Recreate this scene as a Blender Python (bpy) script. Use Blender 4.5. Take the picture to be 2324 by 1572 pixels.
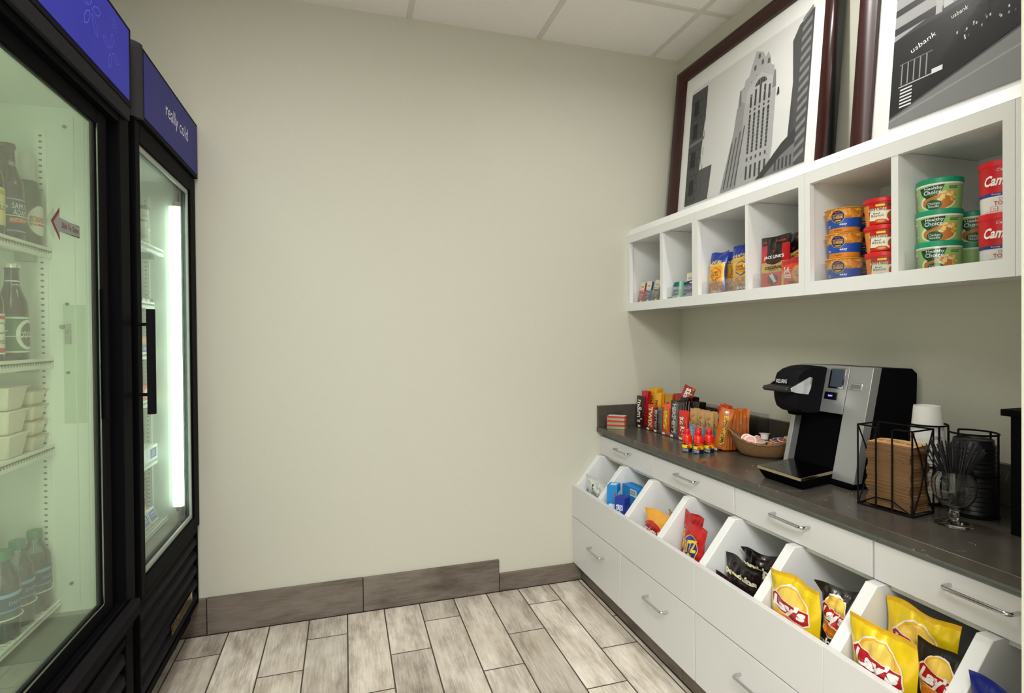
import bpy, bmesh, math, random
from mathutils import Vector, Matrix, Euler
PI = math.pi
S = bpy.context.scene
for o in list(bpy.data.objects): bpy.data.objects.remove(o, do_unlink=True)
COL = S.collection

# ------------------------------------------------------------------ camera
F_PX, YAW, PITCH, ROLL, CY = 1245.465, 0.296056937, -0.00890190524, -0.00870194605, 772.137
fwd0 = Vector((math.sin(YAW), math.cos(YAW), 0)); rt0 = Vector((math.cos(YAW), -math.sin(YAW), 0)); up0 = Vector((0, 0, 1))
fw = fwd0*math.cos(PITCH) + up0*math.sin(PITCH); u2 = up0*math.cos(PITCH) - fwd0*math.sin(PITCH)
cr = rt0*math.cos(ROLL) + u2*math.sin(ROLL); cu = u2*math.cos(ROLL) - rt0*math.sin(ROLL)
cam = bpy.data.cameras.new('camera'); co = bpy.data.objects.new('camera', cam); COL.objects.link(co)
m = Matrix((cr, cu, -fw)).transposed().to_4x4(); m.translation = Vector((0, 0, 1.2)); co.matrix_world = m
cam.sensor_width = 36; cam.lens = F_PX/2324*36; cam.shift_y = -(786-CY)/2324; cam.clip_start = 0.02
S.camera = co

# ------------------------------------------------------------------ view and light
S.view_settings.view_transform = 'Standard'; S.view_settings.look = 'None'
S.view_settings.exposure = -0.1; S.view_settings.gamma = 1.0
try: S.view_settings.use_curve_mapping = False
except Exception: pass
W = bpy.data.worlds.new('world'); S.world = W; W.use_nodes = True
W.node_tree.nodes['Background'].inputs[0].default_value = (.92, .97, 1, 1)
W.node_tree.nodes['Background'].inputs[1].default_value = 1.0  # even fill that enters through the added front opening

def area(name, loc, sx, sy, power, col=(1, .95, .88), shape='RECTANGLE', spread=180, rot=(0, 0, 0)):
    l = bpy.data.lights.new(name, 'AREA'); l.shape = shape; l.size = sx; l.size_y = sy; l.energy = power; l.color = col
    l.spread = math.radians(spread)
    o = bpy.data.objects.new(name, l); o.location = loc; o.rotation_euler = rot; COL.objects.link(o); o['kind'] = 'light'
    return o
CEIL = 2.617
area('downlight_beam', (1.16, 1.42, CEIL-0.012), .11, .11, 7.5, (1, .985, .95), 'DISK', 165)
area('fill_glow', (-0.30, 0.90, CEIL-0.02), .55, .55, 6, (.95, .985, 1))  # this and the next two are added fill, out of view
area('fill_glow', (-0.45, -0.75, CEIL-0.02), 1.1, .55, 66, (.95, .985, 1))
area('fill_glow', (-0.45, -1.75, CEIL-0.02), 1.1, .55, 66, (.95, .985, 1))

# ------------------------------------------------------------------ colours and materials
def lin(c):
    if isinstance(c, str):
        c = c.lstrip('#'); c = [int(c[i:i+2], 16)/255 for i in (0, 2, 4)]
        return tuple((x/12.92 if x <= .04045 else ((x+.055)/1.055)**2.4) for x in c)
    return tuple(c[:3])

MATS = {}
def new_mat(name):
    m = bpy.data.materials.new(name); m.use_nodes = True; MATS[name] = m
    nt = m.node_tree; b = nt.nodes['Principled BSDF']
    return m, nt, b
def nd(nt, t, **k):
    n = nt.nodes.new(t)
    for a, v in k.items(): setattr(n, a, v)
    return n
def mth(nt, op, a, b=None, c=None):
    n = nt.nodes.new('ShaderNodeMath'); n.operation = op
    for i, v in enumerate((a, b, c)):
        if v is None: continue
        if isinstance(v, (int, float)): n.inputs[i].default_value = v
        else: nt.links.new(v, n.inputs[i])
    return n.outputs[0]
def mixc(nt, fac, a, b, mode='MIX'):
    n = nt.nodes.new('ShaderNodeMix'); n.data_type = 'RGBA'; n.blend_type = mode
    for idx, v in ((0, fac), (6, a), (7, b)):
        if isinstance(v, (int, float)): n.inputs[idx].default_value = v
        elif isinstance(v, tuple): n.inputs[idx].default_value = (*v, 1)
        else: nt.links.new(v, n.inputs[idx])
    return n.outputs[2]
def attr_mat(name, rough=.5, metal=0, coat=0, noise=.03, bump=0, bscale=60, spec=.5, haze=0):
    """colour from the face colour attribute, with a small procedural variation"""
    m, nt, b = new_mat(name)
    a = nd(nt, 'ShaderNodeVertexColor', layer_name='Col')
    tc = nd(nt, 'ShaderNodeTexCoord'); n = nd(nt, 'ShaderNodeTexNoise'); n.inputs['Scale'].default_value = bscale
    n.inputs['Detail'].default_value = 3
    nt.links.new(tc.outputs['Object'], n.inputs['Vector'])
    v = mth(nt, 'MULTIPLY_ADD', n.outputs['Fac'], noise*2, 1-noise)
    hs = nd(nt, 'ShaderNodeHueSaturation'); nt.links.new(a.outputs['Color'], hs.inputs['Color']); nt.links.new(v, hs.inputs['Value'])
    nt.links.new(hs.outputs[0], b.inputs['Base Color'])
    b.inputs['Roughness'].default_value = rough; b.inputs['Metallic'].default_value = metal
    b.inputs['Coat Weight'].default_value = coat; b.inputs['Specular IOR Level'].default_value = spec
    if bump:
        bp = nd(nt, 'ShaderNodeBump'); bp.inputs['Strength'].default_value = bump; bp.inputs['Distance'].default_value = .002
        nt.links.new(n.outputs['Fac'], bp.inputs['Height']); nt.links.new(bp.outputs[0], b.inputs['Normal'])
    return m
attr_mat('paper', .62)
attr_mat('satin', .38)
attr_mat('laminate', .35, noise=.012, bscale=8)
attr_mat('foil', .3, metal=.15, coat=.25, bump=.12, bscale=70)
attr_mat('glossy', .18, coat=.3)
attr_mat('black_metal', .45, metal=.0, noise=.1, bscale=120, bump=.05, spec=.012)
attr_mat('chrome', .16, metal=1, noise=.02)
attr_mat('brushed', .36, metal=.55, noise=.05, bscale=200)
attr_mat('matte_print', .75, spec=.2)

def solid_noise(name, c1, c2, scale, rough, bump=0, stretch=(1, 1, 1), detail=4):
    m, nt, b = new_mat(name)
    tc = nd(nt, 'ShaderNodeTexCoord'); mp = nd(nt, 'ShaderNodeMapping'); mp.inputs['Scale'].default_value = stretch
    n = nd(nt, 'ShaderNodeTexNoise'); n.inputs['Scale'].default_value = scale; n.inputs['Detail'].default_value = detail
    nt.links.new(tc.outputs['Object'], mp.inputs[0]); nt.links.new(mp.outputs[0], n.inputs['Vector'])
    nt.links.new(mixc(nt, n.outputs['Fac'], lin(c1), lin(c2)), b.inputs['Base Color'])
    b.inputs['Roughness'].default_value = rough
    if bump:
        bp = nd(nt, 'ShaderNodeBump'); bp.inputs['Strength'].default_value = bump; bp.inputs['Distance'].default_value = .002
        nt.links.new(n.outputs['Fac'], bp.inputs['Height']); nt.links.new(bp.outputs[0], b.inputs['Normal'])
    return m
solid_noise('wall_paint', '#c8c6b7', '#cccabc', 90, .55, .08)
solid_noise('frame_wood', '#220605', '#3d0f0d', 30, .28, .05, (1, 1, .15))
solid_noise('wicker', '#6b4a2c', '#8f6b45', 160, .7, .6)
solid_noise('peanut', '#9c5f2c', '#d59a5c', 90, .5, .2)

def ceiling_mat():
    m, nt, b = new_mat('ceiling_tile')
    tc = nd(nt, 'ShaderNodeTexCoord'); n = nd(nt, 'ShaderNodeTexNoise'); n.inputs['Scale'].default_value = 260; n.inputs['Detail'].default_value = 5
    nt.links.new(tc.outputs['Object'], n.inputs['Vector'])
    nt.links.new(mixc(nt, n.outputs['Fac'], lin('#e6e1dc'), lin('#fbf8f5')), b.inputs['Base Color'])
    b.inputs['Roughness'].default_value = .95
    bp = nd(nt, 'ShaderNodeBump'); bp.inputs['Strength'].default_value = .25; bp.inputs['Distance'].default_value = .002
    nt.links.new(n.outputs['Fac'], bp.inputs['Height']); nt.links.new(bp.outputs[0], b.inputs['Normal'])
ceiling_mat()

def plank_colour(nt, tc_vec, idv, along):
    """weathered wood tile: idv = random per plank vector, along = 'x' or 'y' grain direction"""
    add = nd(nt, 'ShaderNodeVectorMath', operation='MULTIPLY_ADD')
    nt.links.new(idv, add.inputs[0]); add.inputs[1].default_value = (17, 31, 9); nt.links.new(tc_vec, add.inputs[2])
    def noise(scale, st, det=6, rough=.6):
        mp = nd(nt, 'ShaderNodeMapping'); mp.inputs['Scale'].default_value = st
        nt.links.new(add.outputs[0], mp.inputs[0])
        n = nd(nt, 'ShaderNodeTexNoise'); n.inputs['Scale'].default_value = scale; n.inputs['Detail'].default_value = det; n.inputs['Roughness'].default_value = rough
        nt.links.new(mp.outputs[0], n.inputs['Vector']); return n.outputs['Fac']
    fine_st = (1, .06, 1) if along == 'y' else (.06, 1, 1)
    med_st = (1, .3, 1) if along == 'y' else (.3, 1, 1)
    fine = noise(150, fine_st, 8, .7); med = noise(14, med_st, 6, .65); big = noise(5, (1, .5, 1) if along == 'y' else (.5, 1, 1), 3)
    r = nd(nt, 'ShaderNodeValToRGB'); e = r.color_ramp.elements
    e[0].position = .33; e[0].color = (*lin('#8a7c6e'), 1); e[1].position = .66; e[1].color = (*lin('#efe7db'), 1)
    k = r.color_ramp.elements.new(.46); k.color = (*lin('#bfb3a5'), 1); k = r.color_ramp.elements.new(.55); k.color = (*lin('#dcd2c5'), 1)
    v = mth(nt, 'MULTIPLY_ADD', fine, .40, mth(nt, 'MULTIPLY_ADD', med, .62, mth(nt, 'MULTIPLY', big, .30)))
    v = mth(nt, 'SUBTRACT', v, .11)
    nt.links.new(mth(nt, 'ADD', v, -.05), r.inputs[0])
    c = mixc(nt, mth(nt, 'MULTIPLY', mth(nt, 'SUBTRACT', big, .45), 1.2), r.outputs[0], lin('#a88f70'))
    return c, fine
def floor_mat():
    m, nt, b = new_mat('wood_look_tile')
    tc = nd(nt, 'ShaderNodeTexCoord'); sx = nd(nt, 'ShaderNodeSeparateXYZ'); nt.links.new(tc.outputs['Object'], sx.inputs[0])
    u = mth(nt, 'DIVIDE', mth(nt, 'ADD', sx.outputs[0], .001), .1545); col = mth(nt, 'FLOOR', u); fu = mth(nt, 'FRACT', u)
    m3 = mth(nt, 'SUBTRACT', col, mth(nt, 'MULTIPLY', mth(nt, 'FLOOR', mth(nt, 'DIVIDE', col, 3)), 3))
    J = mth(nt, 'MULTIPLY_ADD', m3, .2045, 1.902)
    v = mth(nt, 'DIVIDE', mth(nt, 'SUBTRACT', sx.outputs[1], J), .6135); row = mth(nt, 'FLOOR', v); fv = mth(nt, 'FRACT', v)
    cb = nd(nt, 'ShaderNodeCombineXYZ'); nt.links.new(col, cb.inputs[0]); nt.links.new(row, cb.inputs[1])
    wn = nd(nt, 'ShaderNodeTexWhiteNoise'); nt.links.new(cb.outputs[0], wn.inputs[0])
    c, fine = plank_colour(nt, tc.outputs['Object'], wn.outputs['Color'], 'y')
    hs = nd(nt, 'ShaderNodeHueSaturation'); nt.links.new(c, hs.inputs['Color'])
    nt.links.new(mth(nt, 'MULTIPLY_ADD', wn.outputs['Value'], .42, .86), hs.inputs['Value']); hs.inputs['Saturation'].default_value = .9
    eu = mth(nt, 'MINIMUM', fu, mth(nt, 'SUBTRACT', 1, fu)); ev = mth(nt, 'MINIMUM', fv, mth(nt, 'SUBTRACT', 1, fv))
    g = mth(nt, 'MAXIMUM', mth(nt, 'LESS_THAN', eu, .0165), mth(nt, 'LESS_THAN', ev, .0042))
    nt.links.new(mixc(nt, g, hs.outputs[0], lin('#4a3f37')), b.inputs['Base Color'])
    nt.links.new(mth(nt, 'MULTIPLY_ADD', g, .35, .5), b.inputs['Roughness'])
    bp = nd(nt, 'ShaderNodeBump'); bp.inputs['Strength'].default_value = .5; bp.inputs['Distance'].default_value = .002
    nt.links.new(mth(nt, 'SUBTRACT', mth(nt, 'MULTIPLY', fine, .4), g), bp.inputs['Height']); nt.links.new(bp.outputs[0], b.inputs['Normal'])
floor_mat()
def base_mat():
    m, nt, b = new_mat('wood_look_baseboard')
    tc = nd(nt, 'ShaderNodeTexCoord'); oi = nd(nt, 'ShaderNodeVertexColor', layer_name='Col')
    sx = nd(nt, 'ShaderNodeSeparateXYZ'); nt.links.new(tc.outputs['Object'], sx.inputs[0])
    cb = nd(nt, 'ShaderNodeCombineXYZ'); nt.links.new(mth(nt, 'ADD', sx.outputs[0], sx.outputs[1]), cb.inputs[0]); nt.links.new(sx.outputs[2], cb.inputs[1])
    c, fine = plank_colour(nt, cb.outputs[0], oi.outputs['Color'], 'x')
    nt.links.new(mixc(nt, .80, c, lin('#54493f'), 'MULTIPLY'), b.inputs['Base Color']); b.inputs['Roughness'].default_value = .55
    bp = nd(nt, 'ShaderNodeBump'); bp.inputs['Strength'].default_value = .4; bp.inputs['Distance'].default_value = .002
    nt.links.new(fine, bp.inputs['Height']); nt.links.new(bp.outputs[0], b.inputs['Normal'])
base_mat()
def quartz():
    m, nt, b = new_mat('quartz')
    tc = nd(nt, 'ShaderNodeTexCoord')
    n = nd(nt, 'ShaderNodeTexNoise'); n.inputs['Scale'].default_value = 25; n.inputs['Detail'].default_value = 8
    w = nd(nt, 'ShaderNodeTexNoise'); w.inputs['Scale'].default_value = 3.2; w.inputs['Detail'].default_value = 5; w.inputs['Distortion'].default_value = 1.4
    for k in (n, w): nt.links.new(tc.outputs['Object'], k.inputs['Vector'])
    c = mixc(nt, n.outputs['Fac'], lin('#3b3732'), lin('#5b554d'))
    vein = mth(nt, 'MULTIPLY', mth(nt, 'LESS_THAN', mth(nt, 'ABSOLUTE', mth(nt, 'SUBTRACT', w.outputs['Fac'], .5)), .0013), mth(nt, 'GREATER_THAN', n.outputs['Fac'], .60))
    nt.links.new(mixc(nt, vein, c, lin('#cfc6ba')), b.inputs['Base Color']); b.inputs['Roughness'].default_value = .24
quartz()
def glass_mat(name, tint=(1, 1, 1), haze=0., hcol=(.85, .95, .85), refl=1.0, rough=.01):
    """thin pane: transparent + fresnel reflection (+ a little misting)"""
    m, nt, b = new_mat(name); nt.nodes.remove(b); out = nt.nodes['Material Output']
    t = nd(nt, 'ShaderNodeBsdfTransparent'); t.inputs[0].default_value = (*tint, 1)
    g = nd(nt, 'ShaderNodeBsdfGlossy'); g.inputs['Roughness'].default_value = rough
    f = nd(nt, 'ShaderNodeFresnel'); f.inputs[0].default_value = 1.45
    n = nd(nt, 'ShaderNodeTexNoise'); n.inputs['Scale'].default_value = 2; tc = nd(nt, 'ShaderNodeTexCoord'); nt.links.new(tc.outputs['Object'], n.inputs['Vector'])
    s = nd(nt, 'ShaderNodeMixShader'); nt.links.new(mth(nt, 'MULTIPLY', f.outputs[0], refl), s.inputs[0])
    cur = t.outputs[0]
    if haze:
        d = nd(nt, 'ShaderNodeBsdfTranslucent'); d.inputs[0].default_value = (*hcol, 1); d2 = nd(nt, 'ShaderNodeBsdfDiffuse'); d2.inputs[0].default_value = (*hcol, 1)
        a = nd(nt, 'ShaderNodeMixShader'); a.inputs[0].default_value = .5; nt.links.new(d.outputs[0], a.inputs[1]); nt.links.new(d2.outputs[0], a.inputs[2])
        h = nd(nt, 'ShaderNodeMixShader'); nt.links.new(mth(nt, 'MULTIPLY_ADD', n.outputs['Fac'], haze*.6, haze*.7), h.inputs[0])
        nt.links.new(cur, h.inputs[1]); nt.links.new(a.outputs[0], h.inputs[2]); cur = h.outputs[0]
    nt.links.new(cur, s.inputs[1]); nt.links.new(g.outputs[0], s.inputs[2]); nt.links.new(s.outputs[0], out.inputs[0])
glass_mat('door_glass', (.94, .98, .90), .065, (.93, .95, .86), .3)
glass_mat('door_glass_clear', (.93, .98, .94), .04, (.85, .95, .87), .6)
glass_mat('acrylic', (.99, .99, .99), 0, (1, 1, 1), .35)
glass_mat('picture_glass', (1, 1, 1), 0, refl=.02, rough=.4)
glass_mat('bottle_plastic', (.86, .93, .95), .06, (.8, .95, 1), 1.2)
def real_glass(name, col, rough=.0):
    m, nt, b = new_mat(name); b.inputs['Base Color'].default_value = (*lin(col), 1); b.inputs['Roughness'].default_value = rough
    b.inputs['Transmission Weight'].default_value = 1; b.inputs['IOR'].default_value = 1.45
real_glass('goblet_glass', '#ffffff')
def emit(name, col, s):
    m, nt, b = new_mat(name); b.inputs['Base Color'].default_value = (*lin(col), 1)
    b.inputs['Emission Color'].default_value = (*lin(col), 1); b.inputs['Emission Strength'].default_value = s
emit('tube_lit', '#edfff0', 12); emit('lamp_lens', '#fff4e2', 6); emit('led_violet', '#5a4cff', 6); emit('lcd', '#39424e', .25)
def sign_mat(name, s):
    m, nt, b = new_mat(name)
    a = nd(nt, 'ShaderNodeVertexColor', layer_name='Col')
    tc = nd(nt, 'ShaderNodeTexCoord'); n = nd(nt, 'ShaderNodeTexNoise'); n.inputs['Scale'].default_value = 7; n.inputs['Detail'].default_value = 2
    nt.links.new(tc.outputs['Object'], n.inputs['Vector'])
    c = mixc(nt, mth(nt, 'MULTIPLY', n.outputs['Fac'], .25), a.outputs['Color'], lin('#4a4290'))
    nt.links.new(c, b.inputs['Base Color']); nt.links.new(c, b.inputs['Emission Color']); b.inputs['Emission Strength'].default_value = s
    b.inputs['Roughness'].default_value = .5; b.inputs['Specular IOR Level'].default_value = .15
sign_mat('sign_lit', .5); sign_mat('sign_dim', .12)  # the far sign face also has a faint emission added to its colour

# ------------------------------------------------------------------ mesh builder
_txt = {}
def text_mesh(s, bold=0.0):
    k = (s, bold)
    if k in _txt: return _txt[k]
    c = bpy.data.curves.new('t', 'FONT'); c.body = s; c.resolution_u = 2; c.offset = bold; c.fill_mode = 'FRONT'
    o = bpy.data.objects.new('t', c); COL.objects.link(o)
    me = bpy.data.meshes.new_from_object(o)
    V = [(v.co.x, v.co.y) for v in me.vertices]; Fs = [tuple(p.vertices) for p in me.polygons]
    bpy.data.objects.remove(o); bpy.data.curves.remove(c); bpy.data.meshes.remove(me)
    if V:
        x0 = min(v[0] for v in V); x1 = max(v[0] for v in V); y0 = min(v[1] for v in V); y1 = max(v[1] for v in V)
        V = [((x-x0)/(x1-x0+1e-9)-.5, (y-y0)/(y1-y0+1e-9)-.5) for x, y in V]
    _txt[k] = (V, Fs); return _txt[k]

class MB:
    def __init__(s): s.v = []; s.f = []; s.c = []; s.m = []; s.mi = 0; s.tf = None
    def av(s, p):
        p = Vector(p)
        if s.tf is not None: p = s.tf @ p
        s.v.append(p); return len(s.v)-1
    def face(s, idx, col): s.f.append(tuple(idx)); s.c.append(lin(col)); s.m.append(s.mi)
    def poly(s, pts, col): s.face([s.av(p) for p in pts], col)
    def box(s, x0, x1, y0, y1, z0, z1, col, skip=''):
        if x0 > x1: x0, x1 = x1, x0
        if y0 > y1: y0, y1 = y1, y0
        if z0 > z1: z0, z1 = z1, z0
        i = [s.av(p) for p in ((x0, y0, z0), (x1, y0, z0), (x1, y1, z0), (x0, y1, z0), (x0, y0, z1), (x1, y0, z1), (x1, y1, z1), (x0, y1, z1))]
        for n, q in (('b', (3, 2, 1, 0)), ('t', (4, 5, 6, 7)), ('f', (0, 1, 5, 4)), ('r', (1, 2, 6, 5)), ('k', (2, 3, 7, 6)), ('l', (3, 0, 4, 7))):
            if n not in skip: s.face([i[k] for k in q], col)
        return s
    def prism(s, pts, axis, a, b, col):
        """pts 2-D in the two remaining axes (x,y / x,z / y,z order), extruded from a to b along axis"""
        def P(p, t): return {'x': (t, p[0], p[1]), 'y': (p[0], t, p[1]), 'z': (p[0], p[1], t)}[axis]
        A = [s.av(P(p, a)) for p in pts]; B = [s.av(P(p, b)) for p in pts]; n = len(pts)
        s.face(A[::-1], col); s.face(B, col)
        for i in range(n): s.face((A[i], A[(i+1) % n], B[(i+1) % n], B[i]), col)
        return s
    def lathe(s, prof, seg=32, c=(0, 0, 0), col='#ffffff', cols=None, cap0=True, cap1=True, sx=1, sy=1):
        rings = []
        for r, z in prof:
            rings.append([s.av((c[0]+sx*r*math.cos(2*PI*i/seg), c[1]+sy*r*math.sin(2*PI*i/seg), c[2]+z)) for i in range(seg)])
        for k in range(len(prof)-1):
            cc = cols[k] if cols else col
            for i in range(seg):
                j = (i+1) % seg; s.face((rings[k][i], rings[k][j], rings[k+1][j], rings[k+1][i]), cc)
        if cap0: s.face(rings[0][::-1], cols[0] if cols else col)
        if cap1: s.face(rings[-1], cols[-1] if cols else col)
        return s
    def tube(s, pts, r, col, seg=10, closed=False, cap=True):
        pts = [Vector(p) for p in pts]; n = len(pts); rings = []; prev = None
        for i, p in enumerate(pts):
            a = pts[(i-1) % n] if (i > 0 or closed) else p; b = pts[(i+1) % n] if (i < n-1 or closed) else p
            d = (b-a).normalized()
            ref = prev if prev is not None else (Vector((0, 0, 1)) if abs(d.z) < .9 else Vector((1, 0, 0)))
            x = (ref - d*ref.dot(d))
            if x.length < 1e-5: x = d.orthogonal()
            x.normalize(); y = d.cross(x); prev = x
            rr = r[i] if isinstance(r, (list, tuple)) else r
            rings.append([s.av(p + x*rr*math.cos(2*PI*k/seg) + y*rr*math.sin(2*PI*k/seg)) for k in range(seg)])
        for i in range(n if closed else n-1):
            A = rings[i]; B = rings[(i+1) % n]
            for k in range(seg): s.face((A[k], A[(k+1) % seg], B[(k+1) % seg], B[k]), col)
        if cap and not closed: s.face(rings[0][::-1], col); s.face(rings[-1], col)
        return s
    def ring(s, c, R, r, col, seg=28, a0=0, a1=2*PI, ts=8):
        full = abs(a1-a0-2*PI) < 1e-6; n = seg if full else seg+1
        s.tube([(c[0]+R*math.cos(a0+(a1-a0)*i/seg), c[1]+R*math.sin(a0+(a1-a0)*i/seg), c[2]) for i in range(n)], r, col, ts, closed=full); return s
    def grid(s, fn, nu, nv, col, colfn=None, flip=False):
        idx = [[s.av(fn(i/nu, j/nv)) for i in range(nu+1)] for j in range(nv+1)]
        for j in range(nv):
            for i in range(nu):
                q = (idx[j][i], idx[j][i+1], idx[j+1][i+1], idx[j+1][i])
                s.face(q[::-1] if flip else q, colfn((i+.5)/nu, (j+.5)/nv) if colfn else col)
        return s
    def build(s, name, mat, parent=None, loc=(0, 0, 0), rot=(0, 0, 0), bevel=0, smooth=40, kind=None, label=None):
        me = bpy.data.meshes.new(name); me.from_pydata(s.v, [], s.f)
        ca = me.color_attributes.new('Col', 'FLOAT_COLOR', 'CORNER')
        buf = []
        for p, c in zip(s.f, s.c): buf.extend((c[0], c[1], c[2], 1.0)*len(p))
        ca.data.foreach_set('color', buf)
        for k in (mat if isinstance(mat, (list, tuple)) else [mat]): me.materials.append(MATS[k])
        me.polygons.foreach_set('material_index', s.m)
        me.polygons.foreach_set('use_smooth', [True]*len(s.f)); me.update()
        me.set_sharp_from_angle(angle=math.radians(smooth))
        o = bpy.data.objects.new(name, me); COL.objects.link(o); o.location = loc; o.rotation_euler = rot
        if parent: o.parent = parent
        if bevel:
            bv = o.modifiers.new('bevel', 'BEVEL'); bv.width = bevel; bv.segments = 2; bv.limit_method = 'ANGLE'; bv.angle_limit = math.radians(50)
        if kind: o['kind'] = kind
        if label: o['label'] = label
        return o

class Decal:
    """flat printed shapes cut to a grid and laid on a surface through fn(u, v, off)"""
    def __init__(s, mb, fn, step=.01, base=.0003, gap=.00022): s.mb = mb; s.fn = fn; s.st = step; s.b = base; s.g = gap
    def shapes(s, V, Fs, col, layer):
        bm = bmesh.new(); vs = [bm.verts.new((x, y, 0)) for x, y in V]
        for f in Fs:
            try: bm.faces.new([vs[i] for i in f])
            except ValueError: pass
        if s.st:
            bmesh.ops.triangulate(bm, faces=[f for f in bm.faces if len(f.verts) > 4])
            for ax in (0, 1):
                lo = min(v.co[ax] for v in bm.verts); hi = max(v.co[ax] for v in bm.verts)
                k = math.floor(lo/s.st)+1
                while k*s.st < hi:
                    co_ = Vector((0, 0, 0)); co_[ax] = k*s.st; no = Vector((0, 0, 0)); no[ax] = 1
                    bmesh.ops.bisect_plane(bm, geom=bm.verts[:]+bm.edges[:]+bm.faces[:], plane_co=co_, plane_no=no); k += 1
        bm.verts.index_update(); off = s.b+s.g*layer
        idx = [s.mb.av(s.fn(v.co.x, v.co.y, off)) for v in bm.verts]
        for f in bm.faces:
            s.mb.face([idx[v.index] for v in f.verts], col)
        bm.free()
    def poly(s, pts, col, layer=0): s.shapes(pts, [tuple(range(len(pts)))], col, layer); return s
    def rect(s, x0, y0, x1, y1, col, layer=0): return s.poly([(x0, y0), (x1, y0), (x1, y1), (x0, y1)], col, layer)
    def ell(s, cx, cy, rx, ry, col, layer=0, rot=0, n=28, a0=0, a1=360):
        c, q = math.cos(math.radians(rot)), math.sin(math.radians(rot)); P = []
        m_ = n if a1-a0 >= 360 else n+1
        for i in range(m_):
            t = math.radians(a0+(a1-a0)*i/n); x, y = rx*math.cos(t), ry*math.sin(t); P.append((cx+x*c-y*q, cy+x*q+y*c))
        return s.poly(P, col, layer)
    def text(s, t, cx, cy, w, h, col, layer=1, rot=0, shear=0, bold=0.0, arc=0):
        V, Fs = text_mesh(t, bold); c, q = math.cos(math.radians(rot)), math.sin(math.radians(rot)); P = []
        for x, y in V:
            yy = y*h + arc*(1-4*x*x)*h; xx = x*w+shear*y*h; P.append((cx+xx*c-yy*q, cy+xx*q+yy*c))
        s.shapes(P, Fs, col, layer); return s

def planar(o, U, V, N):
    o, U, V, N = map(Vector, (o, U, V, N)); return lambda u, v, off: o+U*u+V*v+N*off
def conical(r0, r1, h, z0=0, rot=-PI/2):
    """u = arc length seen from local -Y, v = height"""
    def fn(u, v, off):
        r = r0+(r1-r0)*v/h; a = rot+u/((r0+r1)/2); return Vector(((r+off)*math.cos(a), (r+off)*math.sin(a), z0+v))
    return fn

def tag(o, label, cat, group=None):
    o['label'] = label; o['category'] = cat
    if group: o['group'] = group
    return o
def thing(name, label, cat, loc=(0, 0, 0), rot=(0, 0, 0), group=None):
    o = bpy.data.objects.new(name, None); COL.objects.link(o); o.empty_display_size = .02
    o.location = loc; o.rotation_euler = rot; return tag(o, label, cat, group)
def copy_tree(o, parent=None):
    c = o.copy(); COL.objects.link(c)
    if parent: c.parent = parent
    for ch in [x for x in bpy.data.objects if x.parent == o]: copy_tree(ch, c)
    return c
def clone(src, loc, rot=None, label=None):
    c = copy_tree(src); c.location = loc
    if rot is not None: c.rotation_euler = rot
    if label: c['label'] = label
    return c
R90 = -PI/2      # faces the aisle (-X) from the right-hand side
L90 = PI/2       # faces the aisle (+X) from the coolers
def rr(yaw=0, tilt=0, roll=0, base=R90): return (tilt, roll, base+yaw)
def struct(mb, name, mat, **k): return mb.build(name, mat, kind='structure', **k)

# ================================================================== ROOM
YB, XR, XL, YR = 2.483, 1.672, -1.35, -2.3
WHT = '#e9e9e8'; LAM = '#dad9d9'
b = MB(); b.box(XL-.1, XR+.1, YR-1.5, YB+.1, -.1, 0, '#999999'); struct(b, 'floor', 'wood_look_tile')
b = MB(); b.box(XL-.1, XR+.1, YB, YB+.12, 0, CEIL+.1, '#cccccc'); struct(b, 'wall_back', 'wall_paint')
b = MB(); b.box(XR, XR+.12, YR, YB, 0, CEIL+.1, '#cccccc'); struct(b, 'wall_right', 'wall_paint')
b = MB(); b.box(XL-.12, XL, YR, YB, 0, CEIL+.1, '#cccccc'); struct(b, 'wall_left', 'wall_paint')
b = MB(); b.box(XL-.1, -1.15, YR-.12, YR, 0, CEIL+.1, '#cccccc'); b.box(1.45, XR+.1, YR-.12, YR, 0, CEIL+.1, '#cccccc'); b.box(-1.15, 1.45, YR-.12, YR, 2.25, CEIL+.1, '#cccccc'); struct(b, 'wall_front', 'wall_paint')   # wide opening added behind the camera to let fill light in
b = MB(); b.box(.90, XR, .403, .523, 0, CEIL, '#cccccc'); struct(b, 'wall_return', 'wall_paint')
# ceiling tiles with the T-bar grid
b = MB(); b.box(XL-.1, XR+.1, YR-.1, YB+.1, CEIL, CEIL+.1, '#dddddd')
GX = [.290+.612*k for k in range(-3, 3)]; GY = [2.073-.61*k for k in range(0, 8)]
b.mi = 1
for x in GX: b.box(x-.012, x+.012, YR, YB, CEIL-.004, CEIL+.001, '#dad5cd')
for y in GY: b.box(XL, XR, y-.012, y+.012, CEIL-.0045, CEIL+.001, '#dad5cd')
struct(b, 'ceiling', ['ceiling_tile', 'paper'])
# baseboards of wood-look tile along the back wall
for k, (x0, x1, h) in enumerate([(-1.34, -1.158, .149), (-1.156, -.546, .149), (-.543, .064, .150), (.067, .681, .149), (.684, 1.10, .083)]):
    b = MB(); b.box(x0, x1, YB-.012, YB+.001, 0, h, (random.Random(k+3).random(), .3*k % 1, .7*k % 1))
    struct(b, 'baseboard_back' if k == 0 else 'baseboard_back.%03d' % k, 'wood_look_baseboard', bevel=.0015)
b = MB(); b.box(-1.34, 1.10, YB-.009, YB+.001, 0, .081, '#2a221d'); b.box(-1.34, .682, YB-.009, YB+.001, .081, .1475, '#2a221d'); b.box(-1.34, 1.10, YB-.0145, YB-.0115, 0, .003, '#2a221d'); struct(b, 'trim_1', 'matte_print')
b = MB(); b.box(1.0985, 1.1012, .524, YB-.013, 0, .004, '#2a221d'); struct(b, 'trim_2', 'matte_print')

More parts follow.
